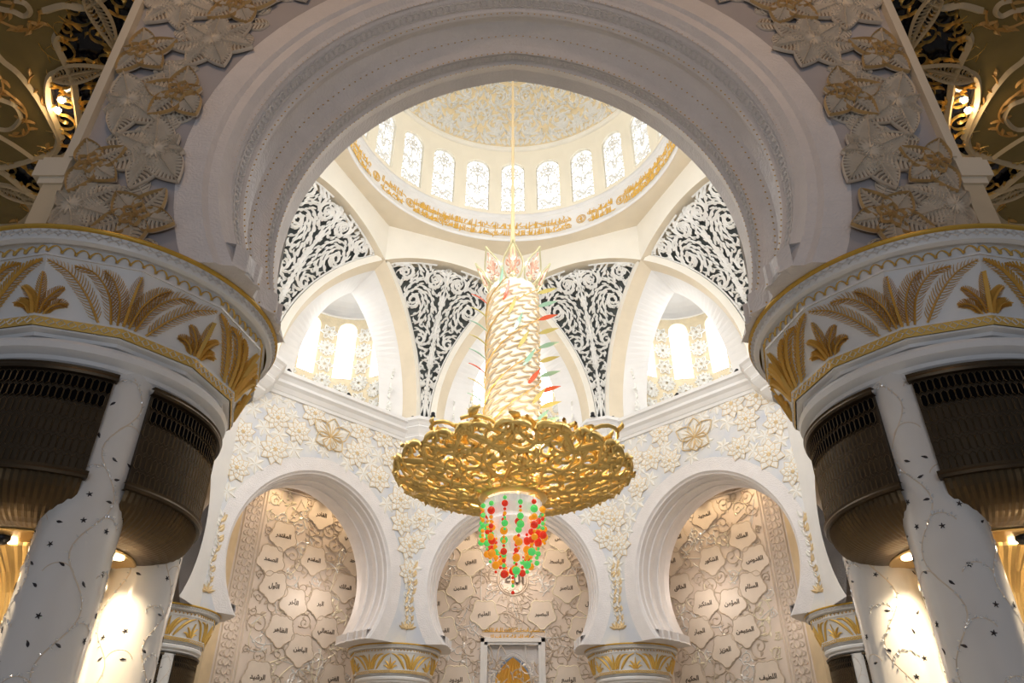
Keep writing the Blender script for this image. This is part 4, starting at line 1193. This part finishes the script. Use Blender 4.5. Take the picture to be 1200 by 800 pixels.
for k in range(12):
    for j in range(7):
        def sm(x, y, h, k=k):
            R = 3.42; a = facet(k); hw = R*sin(radians(15)); off = (x-.5)*2*hw; ap = R*cos(radians(15))+h; return (ap*sin(a)+off*cos(a), -ap*cos(a)+off*sin(a), 9.45+y*.21)
        x = (j+.5)/7; ribbon(mb, [(x-.068*cos(pi*i/6), .08+.78*sin(pi*i/6)) for i in range(7)], .011, sm, .01, .05)
cap_scal = mb.mesh('scalloped_band', [M_leafgold])
mb = MB()       # interlace under the rim
N = 120
for j in range(N):
    for sg in (-1, 1):
        def rm(x, y, h): a = 2*pi*x/N; r = 3.575+.045*y+h; return (r*sin(a), -r*cos(a), 9.74+.15*y)
        ribbon(mb, [(j+.5+sg*.6*cos(pi*i/4), .08+.84*i/4) for i in range(5)], .07, rm, .005, .035)
cap_braid = mb.mesh('interlace_band', [M_carved])
mb = MB()
octo(mb, [(r*cos(pi/12), z) for r, z in ((RL+.05, ZL-.06), (3.02, 8.0))], 0, 12, 0)
cap_dia_g = mb.mesh('gold_band', [M_leafgold])
mb = MB()
for k in range(12):
    for j in range(8):
        def dm(x, y, h, k=k):
            R = 3.035; a = facet(k); hw = R*sin(radians(15)); off = (x-.5)*2*hw; ap = R*cos(radians(15))+h; return (ap*sin(a)+off*cos(a), -ap*cos(a)+off*sin(a), 8.01+y*.17)
        x = (j+.5)/8; ribbon(mb, [(x-.05, .5), (x, .95), (x+.05, .5), (x, .05), (x-.05, .5)], .009, dm, .01, .035)
cap_dia = mb.mesh('diamond_chain', [M_white])

RCOL, OFF, RG = .69, 1.45, 2.78
def column_parts(z0=-1.6, z1=7.5):
    mb = MB(); mb.lathe([(RCOL*1.25, z0), (RCOL*1.25, z0+.3), (RCOL, z0+.5), (RCOL, z1)], 40)
    shaft = mb.mesh('shaft', [M_column], True)
    vine, pearl, dark = MB(), MB(), MB(); rng = random.Random(4)
    mp = lambda x, z, h: ((RCOL+h)*sin(x/RCOL), -(RCOL+h)*cos(x/RCOL), z)
    cm = 2*pi*RCOL
    for v in range(4):
        x0 = cm*v/4 + .1; z = 1.0
        main = [(x0+.24*sin(i*.42+v*1.7), z+i*.13) for i in range(50)]
        ribbon(vine, main, .014, mp, .001, .006)
        for q in range(5, 48, 7):
            sg = 1 if (q//7) % 2 else -1; a = pi/2 - sg*.4; px, pz = main[q]; pts = []
            for i in range(12):
                pts.append((px, pz)); px += cos(a)*.06; pz += sin(a)*.06; a += -sg*.22
            ribbon(vine, pts, .010, mp, .001, .006)
            dst = pearl if (q//7+v) % 3 else None
            if dst: 
                for i in range(1, 11): leaf(pearl, pts[i][0], pts[i][1], rng.uniform(0, 6), .06, .02, 0, mp, .006, .02, 0, 2)
                for i in range(max(0, q-5), min(50, q+6)): leaf(pearl, main[i][0], main[i][1], rng.uniform(0, 6), .06, .016, 0, mp, .006, .02, 0, 2)
    for x, z in poisson(rng, lambda x, z: True, 0, cm, 1.0, 7.2, .40, 2500):
        if rng.random() < .25: continue
        a = rng.uniform(0, 6.3); t = rng.random()
        if t < .6: leaf(dark, x, z, a, .12, .026, .5, mp, .003, .014, 0, 4)
        else:
            for q in range(5): leaf(dark, x, z, a+q*2*pi/5, .055, .014, 0, mp, .003, .014, 0, 3)
    return [('shaft', shaft, None), ('inlaid_vine', vine.mesh('inlaid_vine', [M_inlay]), None), ('pearl_chips', pearl.mesh('pearl_chips', [M_pearl]), 'stuff'), ('inlaid_leaves', dark.mesh('inlaid_leaves', [M_leafdark]), 'stuff')]
COLP = column_parts()

def grille_parts():
    A = radians(37); out = []
    mb = MB()
    prof = [(RG, 5.2), (RG, 7.2)]
    mb.lathe([(RG-.03, 5.2), (RG-.03, 7.22)], 40, 0, 0, -A, A)
    for s in (-1, 1):
        mb.grid([[((RG-.03)*sin(s*A), -(RG-.03)*cos(s*A), z) for z in (5.2, 7.22)], [((RG-1.2)*sin(s*A*1.0), -(RG-1.2)*cos(s*A), z) for z in (5.2, 7.22)]])
    out.append(('bronze_drum', mb.mesh('bronze_drum', [M_bronze], False), None))
    for zz, r in ((7.23, RG+.07), (5.22, RG+.05)):
        mb = MB(); mb.lathe([(r-.14, zz-.08), (r, zz-.07), (r+.02, zz-.02), (r+.01, zz+.02), (r+.03, zz+.06), (r-.14, zz+.07)], 40, 0, 0, -A-.02, A+.02)
        out.append(('edge_moulding', mb.mesh('edge_moulding', [M_bronze], False), None))
    hexm, cells = MB(), MB(); n = 30
    mp = lambda x, z, h: ((RG+h)*sin(x), -(RG+h)*cos(x), z)
    rows = [(7.13, 6.86, True), (6.84, 6.57, True)] + [(6.55-.0-.33*i, 6.55-.33*i-.31, False) for i in range(4)]
    for ri, (zt, zb, open_) in enumerate(rows):
        for j in range(n):
            x = -A + 2*A*(j+.5+(.5 if ri % 2 else 0))/n
            if x > A-.01: continue
            w = A/n*.86; c = .05
            pts = [(x, zt), (x+w, zt-c), (x+w, zb+c), (x, zb), (x-w, zb+c), (x-w, zt-c), (x, zt)]
            if open_: cells.add([mp(px*1.0+(x-px)*.12, pz, .004) for px, pz in pts[:6]], [(0, 1, 2, 3, 4, 5)])  # flat black faces paint the darkness of open cells onto the drum
            ribbon(hexm, pts, .0016 if not open_ else .0028, lambda a, b, h: mp(a, b, h), -.004, .007)
    out += [('hexagon_tracery', hexm.mesh('hexagon_tracery', [M_bronzeline]), 'stuff'), ('dark_cell_faces', cells.mesh('dark_cell_faces', [M_black]), 'stuff')]
    mb = MB(); n = 56       # fluted flare curving in below the drum
    def fr(q):              # q 0..1
        a = q*pi/2; return RG - 1.05*(1-cos(a)) - .02, 5.2 - .8*sin(a)
    rws = []
    for i in range(11):
        r, z = fr(i/10)
        rws.append([((r+(.015 if j % 2 else -.015))*sin(-A+2*A*j/n), -(r+(.015 if j % 2 else -.015))*cos(-A+2*A*j/n), z) for j in range(n+1)])
    mb.grid(rws)
    out.append(('fluted_flare', mb.mesh('fluted_flare', [M_bronzewarm]), None))
    mb = MB(); r, z = fr(1)
    mb.lathe([(r+.03, z+.04), (r+.04, z-.02), (r, z-.04), (.7, z-.03)], 40, 0, 0, -A, A)
    out.append(('gold_underside', mb.mesh('gold_underside', [M_goldbrown]), None))
    mb = MB(); mb.lathe([(.14, .0), (.15, -.05), (.10, -.13), (.02, -.16), (.001, -.16)], 16)
    return out, mb.mesh('lamp_housing', [M_black_spot], True)
GRP, LAMPH = grille_parts()
mb = MB(); mb.lathe([(.001, -.012), (.1, -.012), (.115, .01)], 16)
LAMPD = mb.mesh('lamp_disc', [M_lamp])
mb = MB()
fun = [(1.0, 4.4), (.98, 4.3), (.85, 4.15), (.66, 3.9), (.5, 3.55), (.42, 3.2), (.38, 3.0), (.34, 2.98)]
n = 72
mb.grid([[((r+(.012 if j % 2 else -.012))*sin(2*pi*j/n), -(r+(.012 if j % 2 else -.012))*cos(2*pi*j/n), z) for j in range(n)] for r, z in fun], 0, True)
FUNNEL = mb.mesh('gold_funnel', [M_goldbrown])

def pier(cx, cy, sc, side, label, cols, grilles, near_):
    z0 = 10*(1-sc)
    S = (sc, sc, sc)
    root = put('column_pier', None, None, (cx, cy, 0), cat='pier', label=label, group='clustered column piers')
    cap = put('capital', cap_body, root, (0, 0, z0), (0, 0, -side*radians(3.5)), S, label='round white capital with golden palm fronds')
    for nm, me in (('gold_rim', cap_rim), ('scalloped_band', cap_scal), ('interlace_band', cap_braid), ('gold_band', cap_dia_g), ('diamond_chain', cap_dia)):
        put(nm, me, cap)
    for k in range(12):
        ms = (big_me if near_ else bigf) if k % 2 else (sml_me if near_ else smlf)
        for me in ms: put('palm_frond', me, cap, rot=(0, 0, radians(30*k)))
    pos = {'front inner': (-side, -1), 'back inner': (-side, 1), 'back outer': (side, 1), 'front outer': (side, -1)}
    for nm in cols:
        px, py = pos[nm]
        c = put('marble_column', COLP[0][1], root, (px*OFF*sc, py*OFF*sc, 0), (0, 0, (px+py*2)*.9), (sc, sc, 1))
        for i, (n_, me, kd) in enumerate(COLP[1:]): put(n_, me, c, kind=kd)
    for nm in grilles:
        ang = {'front': 0, 'inner': -side*pi/2, 'outer': side*pi/2, 'back': pi}[nm]
        g_ = put('bronze_grille', GRP[0][1], root, (0, 0, z0), (0, 0, ang), S, label='curved dark bronze grille')
        for n_, me, kd in GRP[1:]: put(n_, me, g_, kind=kd)
        if near_:
            if nm == 'front': put('lamp_housing', LAMPH, g_, (0, -1.35, 4.36))
            put('lamp_disc', LAMPD, g_, (0, -1.55, 4.33) if nm != 'front' else (.0, -1.1, 4.33))
            d = Vector((0, -1.5, 4.2)); d.rotate(Matrix.Rotation(ang, 3, 'Z'))
            light('grille_lamp', 'SPOT', (cx+d.x, cy+d.y, z0+d.z), 300, (1, .78, .5), .08, spot=140, blend=.8, target=(cx+d.x*.95, cy+d.y*.95, 0))
    if near_:
        put('gold_funnel', FUNNEL, root)

for s, nm in ((-1, 'left'), (1, 'right')):
    pier(s*9.5, 15.0, 1.0, s, 'huge near pier at the %s edge, palm-leaf capital over bronze grilles' % nm, ('front inner', 'back inner', 'back outer', 'front outer'), ('front', 'inner', 'outer', 'back'), True)
    pier(s*8.62, 58.04, .92, s, 'far pier under the central arch, %s of the golden niche' % nm, ('front inner', 'front outer'), (), False)
    pier(s*20.81, 45.85, .92, s, 'small far pier half hidden behind the %s near columns' % nm, ('front inner', 'back inner', 'front outer'), ('front', 'inner'), False)

# ================================================================== CHANDELIER
CH = put('chandelier', None, None, (0, D, 0), label='giant golden scrollwork chandelier with cream plumed shaft and coloured crystal beads', cat='chandelier')
mb = MB(); mb.lathe([(.09, 62), (.09, 45), (.1, 36), (.15, 31.5), (.22, 28.5), (.28, 27.2)], 12)
put('gold_rod', mb.mesh('gold_rod', [M_goldthread], True), CH)
RS = 1.55
mb = MB(); mb.lathe([(.2, 27.45), (1.2, 27.5), (1.42, 27.3), (RS-.08, 27.0), (RS-.1, 14.2)], 48)
put('shaft_core', mb.mesh('shaft_core', [M_plume], True), CH)
rng = random.Random(77)
mb = MB()       # overlapping plumes wound round the shaft
smap = lambda x, z, h: ((RS-.1+h)*sin(x/RS), -(RS-.1+h)*cos(x/RS), z)
rows_ = 26; cols_ = 12; circ = 2*pi*RS
for r in range(rows_):
    for c in range(cols_):
        x = circ*(c+.5*(r % 2))/cols_ + .05*r; z = 14.7 + r*.475
        pts, up = [], []
        for i in range(8):
            t = i/7; pts.append((x-.55+1.0*t, z-.05+.2*t+.12*sin(pi*t)))
        w = [.2*sin(pi*min(.99, (i/7)**.6))+.02 for i in range(8)]
        rows3 = []
        for i, (px, pz) in enumerate(pts):
            rows3.append([smap(px, pz+w[i], .02), smap(px, pz-.2*w[i], .1), smap(px, pz-w[i], .15), smap(px, pz-w[i]-.02, .03)])
        mb.grid(rows3)
put('glass_plumes', mb.mesh('glass_plumes', [M_plume]), CH, kind='stuff')
mb = MB()
for hlx in range(4):
    ribbon(mb, [(circ*hlx/4 + .95*t, 14.4 + .85*t) for t in [i*.2 for i in range(76)]], .03, smap, .16, .22)
for r in range(rows_):
    for c in range(cols_):
        x = circ*(c+.5*(r % 2))/cols_ + .05*r; z = 14.7+r*.475
        ribbon(mb, [(x-.55+1.0*t, z-.05+.2*t+.12*sin(pi*t)-.2*sin(pi*min(.99, t**.6))) for t in [i/6 for i in range(7)]], .007, smap, .14, .17)
put('gold_fillets', mb.mesh('gold_fillets', [M_gold]), CH, kind='stuff')
# glass leaves standing off the shaft
def glassleaf(m):
    mb = MB(); n = 8
    for t in (0, .03):
        mb.grid([[(-.13*sin(pi*min(.99, (i/n)**.8))-.002, -1.25*i/n, .18*sin(2.2*i/n)+t), (.13*sin(pi*min(.99, (i/n)**.8))+.002, -1.25*i/n, .18*sin(2.2*i/n)+t)] for i in range(n+1)])
    mb.grid([[(.13*sin(pi*min(.99, (i/n)**.8)), -1.25*i/n, .18*sin(2.2*i/n)), (.13*sin(pi*min(.99, (i/n)**.8)), -1.25*i/n, .18*sin(2.2*i/n)+.03)] for i in range(n+1)])
    return mb.mesh('glass_leaf', [m])
GL = [glassleaf(M_lyel), glassleaf(M_lmint), glassleaf(M_lred), glassleaf(M_lyel), glassleaf(M_lmint)]
GLL = ['olive yellow glass leaf', 'mint green glass leaf', 'coral red glass leaf', 'olive yellow glass leaf', 'mint green glass leaf']
def stand(i, j, a, z, up, roll, yaw=0):
    o = put('glass_leaf', GL[j % 5], CH, ((RS-.02)*sin(a), -(RS-.02)*cos(a), z), label=GLL[j % 5])
    o.rotation_euler = (Matrix.Rotation(a, 4, 'Z') @ Matrix.Rotation(yaw, 4, 'Y') @ Matrix.Rotation(-up, 4, 'X') @ Matrix.Rotation(roll, 4, 'Y')).to_euler()
for i in range(10):
    stand(i, i, radians(80), 26.9 - .98*i, .18, .75)
    stand(i, i+2, radians(-82), 26.1 - .98*i, .45, .25)
    stand(i, i+1, radians(-34+11*i), 26.7 - 1.12*i, 1.05, .3, .5)
# crown of eight pierced leaves
def crownleaf():
    mb = MB(); mp = lambda x, z, h: (x, -h, z)
    prof = [(0, 0), (.3, .08), (.5, .45), (.58, .95), (.42, 1.45), (.16, 1.95), (0, 2.35)]
    for s in (-1, 1):
        ribbon(mb, smooth_path([(s*x, z) for x, z in prof]), .06, mp, 0, .07, 0, True)
        ribbon(mb, smooth_path([(s*.04, .55), (s*.16, .95), (s*.33, 1.15), (s*.36, .9), (s*.22, .8)]), .05, mp, 0, .06, 1, True)
        ribbon(mb, spiral(s*.26, .45, .16, pi/2, 1.1, s, 12), .04, mp, 0, .05, 1, True)
        leaf(mb, s*.05, 1.0, pi/2-s*.5, .55, .09, s*.5, mp, 0, .06, 1, 6, True)
    leaf(mb, 0, .5, pi/2, 1.45, .11, 0, mp, 0, .07, 1, 7, True)
    leaf(mb, 0, .1, pi/2, .45, .16, 0, mp, 0, .07, 0, 5, True)
    return mb.mesh('crown_leaf', [M_sage, M_pinkframe])
CL = crownleaf()
for k in range(8):
    a = 2*pi*k/8
    o = put('crown_leaf', CL, CH, (1.35*sin(a), -1.35*cos(a), 27.2)); o.rotation_euler = (Matrix.Rotation(a, 4, 'Z') @ Matrix.Rotation(.42, 4, 'X')).to_euler(); o.scale = (1.08, 1, 1.05)
# golden basket
def bowl(r, lift=0.):
    s = max(0, (r-1.5)/4.8); return 13.95 + lift + .35*s + .85*s*s
def bowlmap(lift): 
    def mp(x, y, h):
        r = hypot(x, y); r = max(r, .05); return (x, y, bowl(r, lift) - h)
    return mp
for nm, lift, d, seed, w in (('gold_scroll_basket', 0, 1.3, 3, .085), ('gold_upper_scrollwork', .5, 1.6, 8, .09)):
    rng = random.Random(seed); mb = MB(); mp = bowlmap(lift)
    for x, y in poisson(rng, lambda x, y: 1.9 < hypot(x, y) < 5.7, -6.3, 6.3, -6.3, 6.3, d*.82, 4000):
        r = rng.uniform(.5, .85)*d
        scroll(mb, rng, x, y, r, mp, w, 0, w*1.3, 0, leaves=5, both=True, lw=.34)
    n = 16
    for k in range(n):
        a = 2*pi*k/n + lift; sg = 1 if k % 2 else -1
        P = [((1.5+4.6*t)*cos(a+sg*.35*sin(pi*t)), (1.5+4.6*t)*sin(a+sg*.35*sin(pi*t))) for t in [i/16 for i in range(17)]]
        ribbon(mb, P, w*1.1, mp, 0, w*1.5, 0, True)
        P = [((6.15-.9*sin(pi*t))*cos(a+t*2*pi/n), (6.15-.9*sin(pi*t))*sin(a+t*2*pi/n)) for t in [i/8 for i in range(9)]]
        ribbon(mb, P, w*1.2, mp, 0, w*1.6, 0, True)
    put(nm, mb.mesh(nm, [M_gold], True), CH, kind='stuff')
mb = MB()
mb.lathe([(1.45, 13.75), (1.75, 13.8), (1.85, 13.95), (1.7, 14.1), (1.45, 14.1), (1.45, 13.75)], 48)
put('gold_collar', mb.mesh('gold_collar', [M_gold], True), CH)
def rimleaf():
    mb = MB(); mp = lambda x, z, h: (x, -h, z)
    leaf(mb, -.9, 0, .9, 1.5, .2, -1.9, mp, 0, .16, 0, 8, True)
    leaf(mb, .9, 0, pi-.9, 1.5, .2, 1.9, mp, .05, .2, 0, 8, True)
    leaf(mb, 0, -.15, pi/2, .75, .17, 0, mp, .02, .2, 0, 6, True)
    ribbon(mb, spiral(-.45, .1, .3, pi/2, 1.2, 1, 14), .07, mp, 0, .09, 0, True)
    ribbon(mb, spiral(.45, .1, .3, pi/2, 1.2, -1, 14), .07, mp, 0, .09, 0, True)
    return mb.mesh('rim_scroll', [M_gold], True)
RLF = rimleaf()
for k in range(20):
    a = 2*pi*k/20
    o = put('rim_scroll', RLF, CH, (6.05*sin(a), -6.05*cos(a), 15.0)); o.rotation_euler = (Matrix.Rotation(a, 4, 'Z') @ Matrix.Rotation(.5, 4, 'X')).to_euler(); o.scale = (1, 1, .9)
# frosted glass tiers
for i, (r, zt, zb) in enumerate(((1.5, 13.75, 12.6), (1.2, 12.75, 11.7), (.85, 11.8, 10.95), (.5, 11.05, 10.4))):
    mb = MB(); n = 48
    pr = [(r*.8, zt), (r, zt-.15), (r*.98, zt-.5), (r*.8, zb+.2), (r*.5, zb), (.01, zb-.03)]
    mb.grid([[((a+(.02 if j % 2 else -.02)*(a > .1))*sin(2*pi*j/n), -(a+(.02 if j % 2 else -.02)*(a > .1))*cos(2*pi*j/n), z) for j in range(n)] for a, z in pr], 0, True)
    put('frosted_glass_tier', mb.mesh('frosted_glass_tier', [M_tier], False), CH)
def beadmesh(m):
    mb = MB(); mb.lathe([(sin(pi*i/8), -cos(pi*i/8)) for i in range(9)], 12); return mb.mesh('crystal_bead', [m], True)
BM = [(beadmesh(M_bred), 'red crystal bead'), (beadmesh(M_bgreen), 'green crystal bead'), (beadmesh(M_borange), 'orange crystal bead')]
rng = random.Random(6); nb = 0
wires = MB()
for r, n, zt, zb in ((1.62, 13, 13.5, 11.5), (1.3, 11, 12.7, 10.75), (.9, 9, 11.9, 10.1), (.48, 5, 11.1, 9.8), (0, 1, 10.4, 9.2)):
    for j in range(n):
        a = 2*pi*(j+.3*r)/n; z = zt - rng.uniform(0, .3); e = zb + rng.uniform(-.15, .35)
        x, y = r*sin(a), -r*cos(a)
        wires.box(x-.008, x+.008, y-.008, y+.008, e, zt+.1)
        while z > e:
            s = rng.choice((.075, .08, .1, .13, .17, .2)); me, lb = rng.choice(BM)
            z -= s
            if r == 0 and z - s - .04 <= e: me, lb, s = BM[0][0], BM[0][1], .09
            put('crystal_bead', me, CH, (x, y, z), (0, 0, 0), (s, s, s), label=lb); z -= s + .04; nb += 1
put('bead_wires', wires.mesh('bead_wires', [M_goldthread]), CH, kind='stuff')
light('chandelier_lamp', 'POINT', (0, D, 12.9), 90, (1, .93, .82), .8)
for k in range(6):
    a = 2*pi*k/6+.3
    light('chandelier_bulb', 'POINT', (4.6*sin(a), D-4.6*cos(a), 15.0), 45, (1, .86, .6), .12)
    light('chandelier_bulb', 'POINT', (2.6*sin(a+.5), D-2.6*cos(a+.5), 14.45), 30, (1, .86, .6), .12)
    light('chandelier_basket_lamp', 'POINT', (3.6*sin(a), D-3.6*cos(a), 16.3), 55, (1, .86, .66), .35)
    light('chandelier_shaft_lamp', 'POINT', (2.9*sin(a), D-2.9*cos(a), 18.3), 18, (1, .86, .66), .3)

# ================================================================== small floodlights on the cornice
def floodlight(x, y, z, label, big=False):
    r = .16 if big else .12
    o = put('cornice_floodlight', None, None, (x, y, z), cat='floodlight', label=label)
    mb = MB(); mb.lathe([(r*.5, 0), (r, .04), (r, .30 if big else .16), (r*.7, .36 if big else .2), (.001, .37 if big else .21)], 14); put('lamp_head', mb.mesh('lamp_head', [M_black_spot], True), o)
    mb = MB(); mb.box(-.2, .2, -.1, .1, -.02, .04); put('mounting_plate', mb.mesh('mounting_plate', [M_black_spot]), o)
RCc = 17.42/cos(pi/8)
for s, nm in ((-1, 'left'), (1, 'right')):
    floodlight(s*8.0, D+15.9+.35, 26.62, 'small black floodlight on the cornice where the %s oblique wall begins' % nm)
    floodlight(s*12.4, D+17.45*1.414-12.4+.1, 26.62, 'small black floodlight midway along the %s oblique cornice' % nm)
    floodlight(s*16.0, D+17.45*1.414-16.0+.1, 26.62, 'small black floodlight on the cornice next to the near %s capital' % nm)
    floodlight(s*6.35, D+15.9, 26.62, 'larger dark floodlight below the tip of the %s lattice' % nm, True)
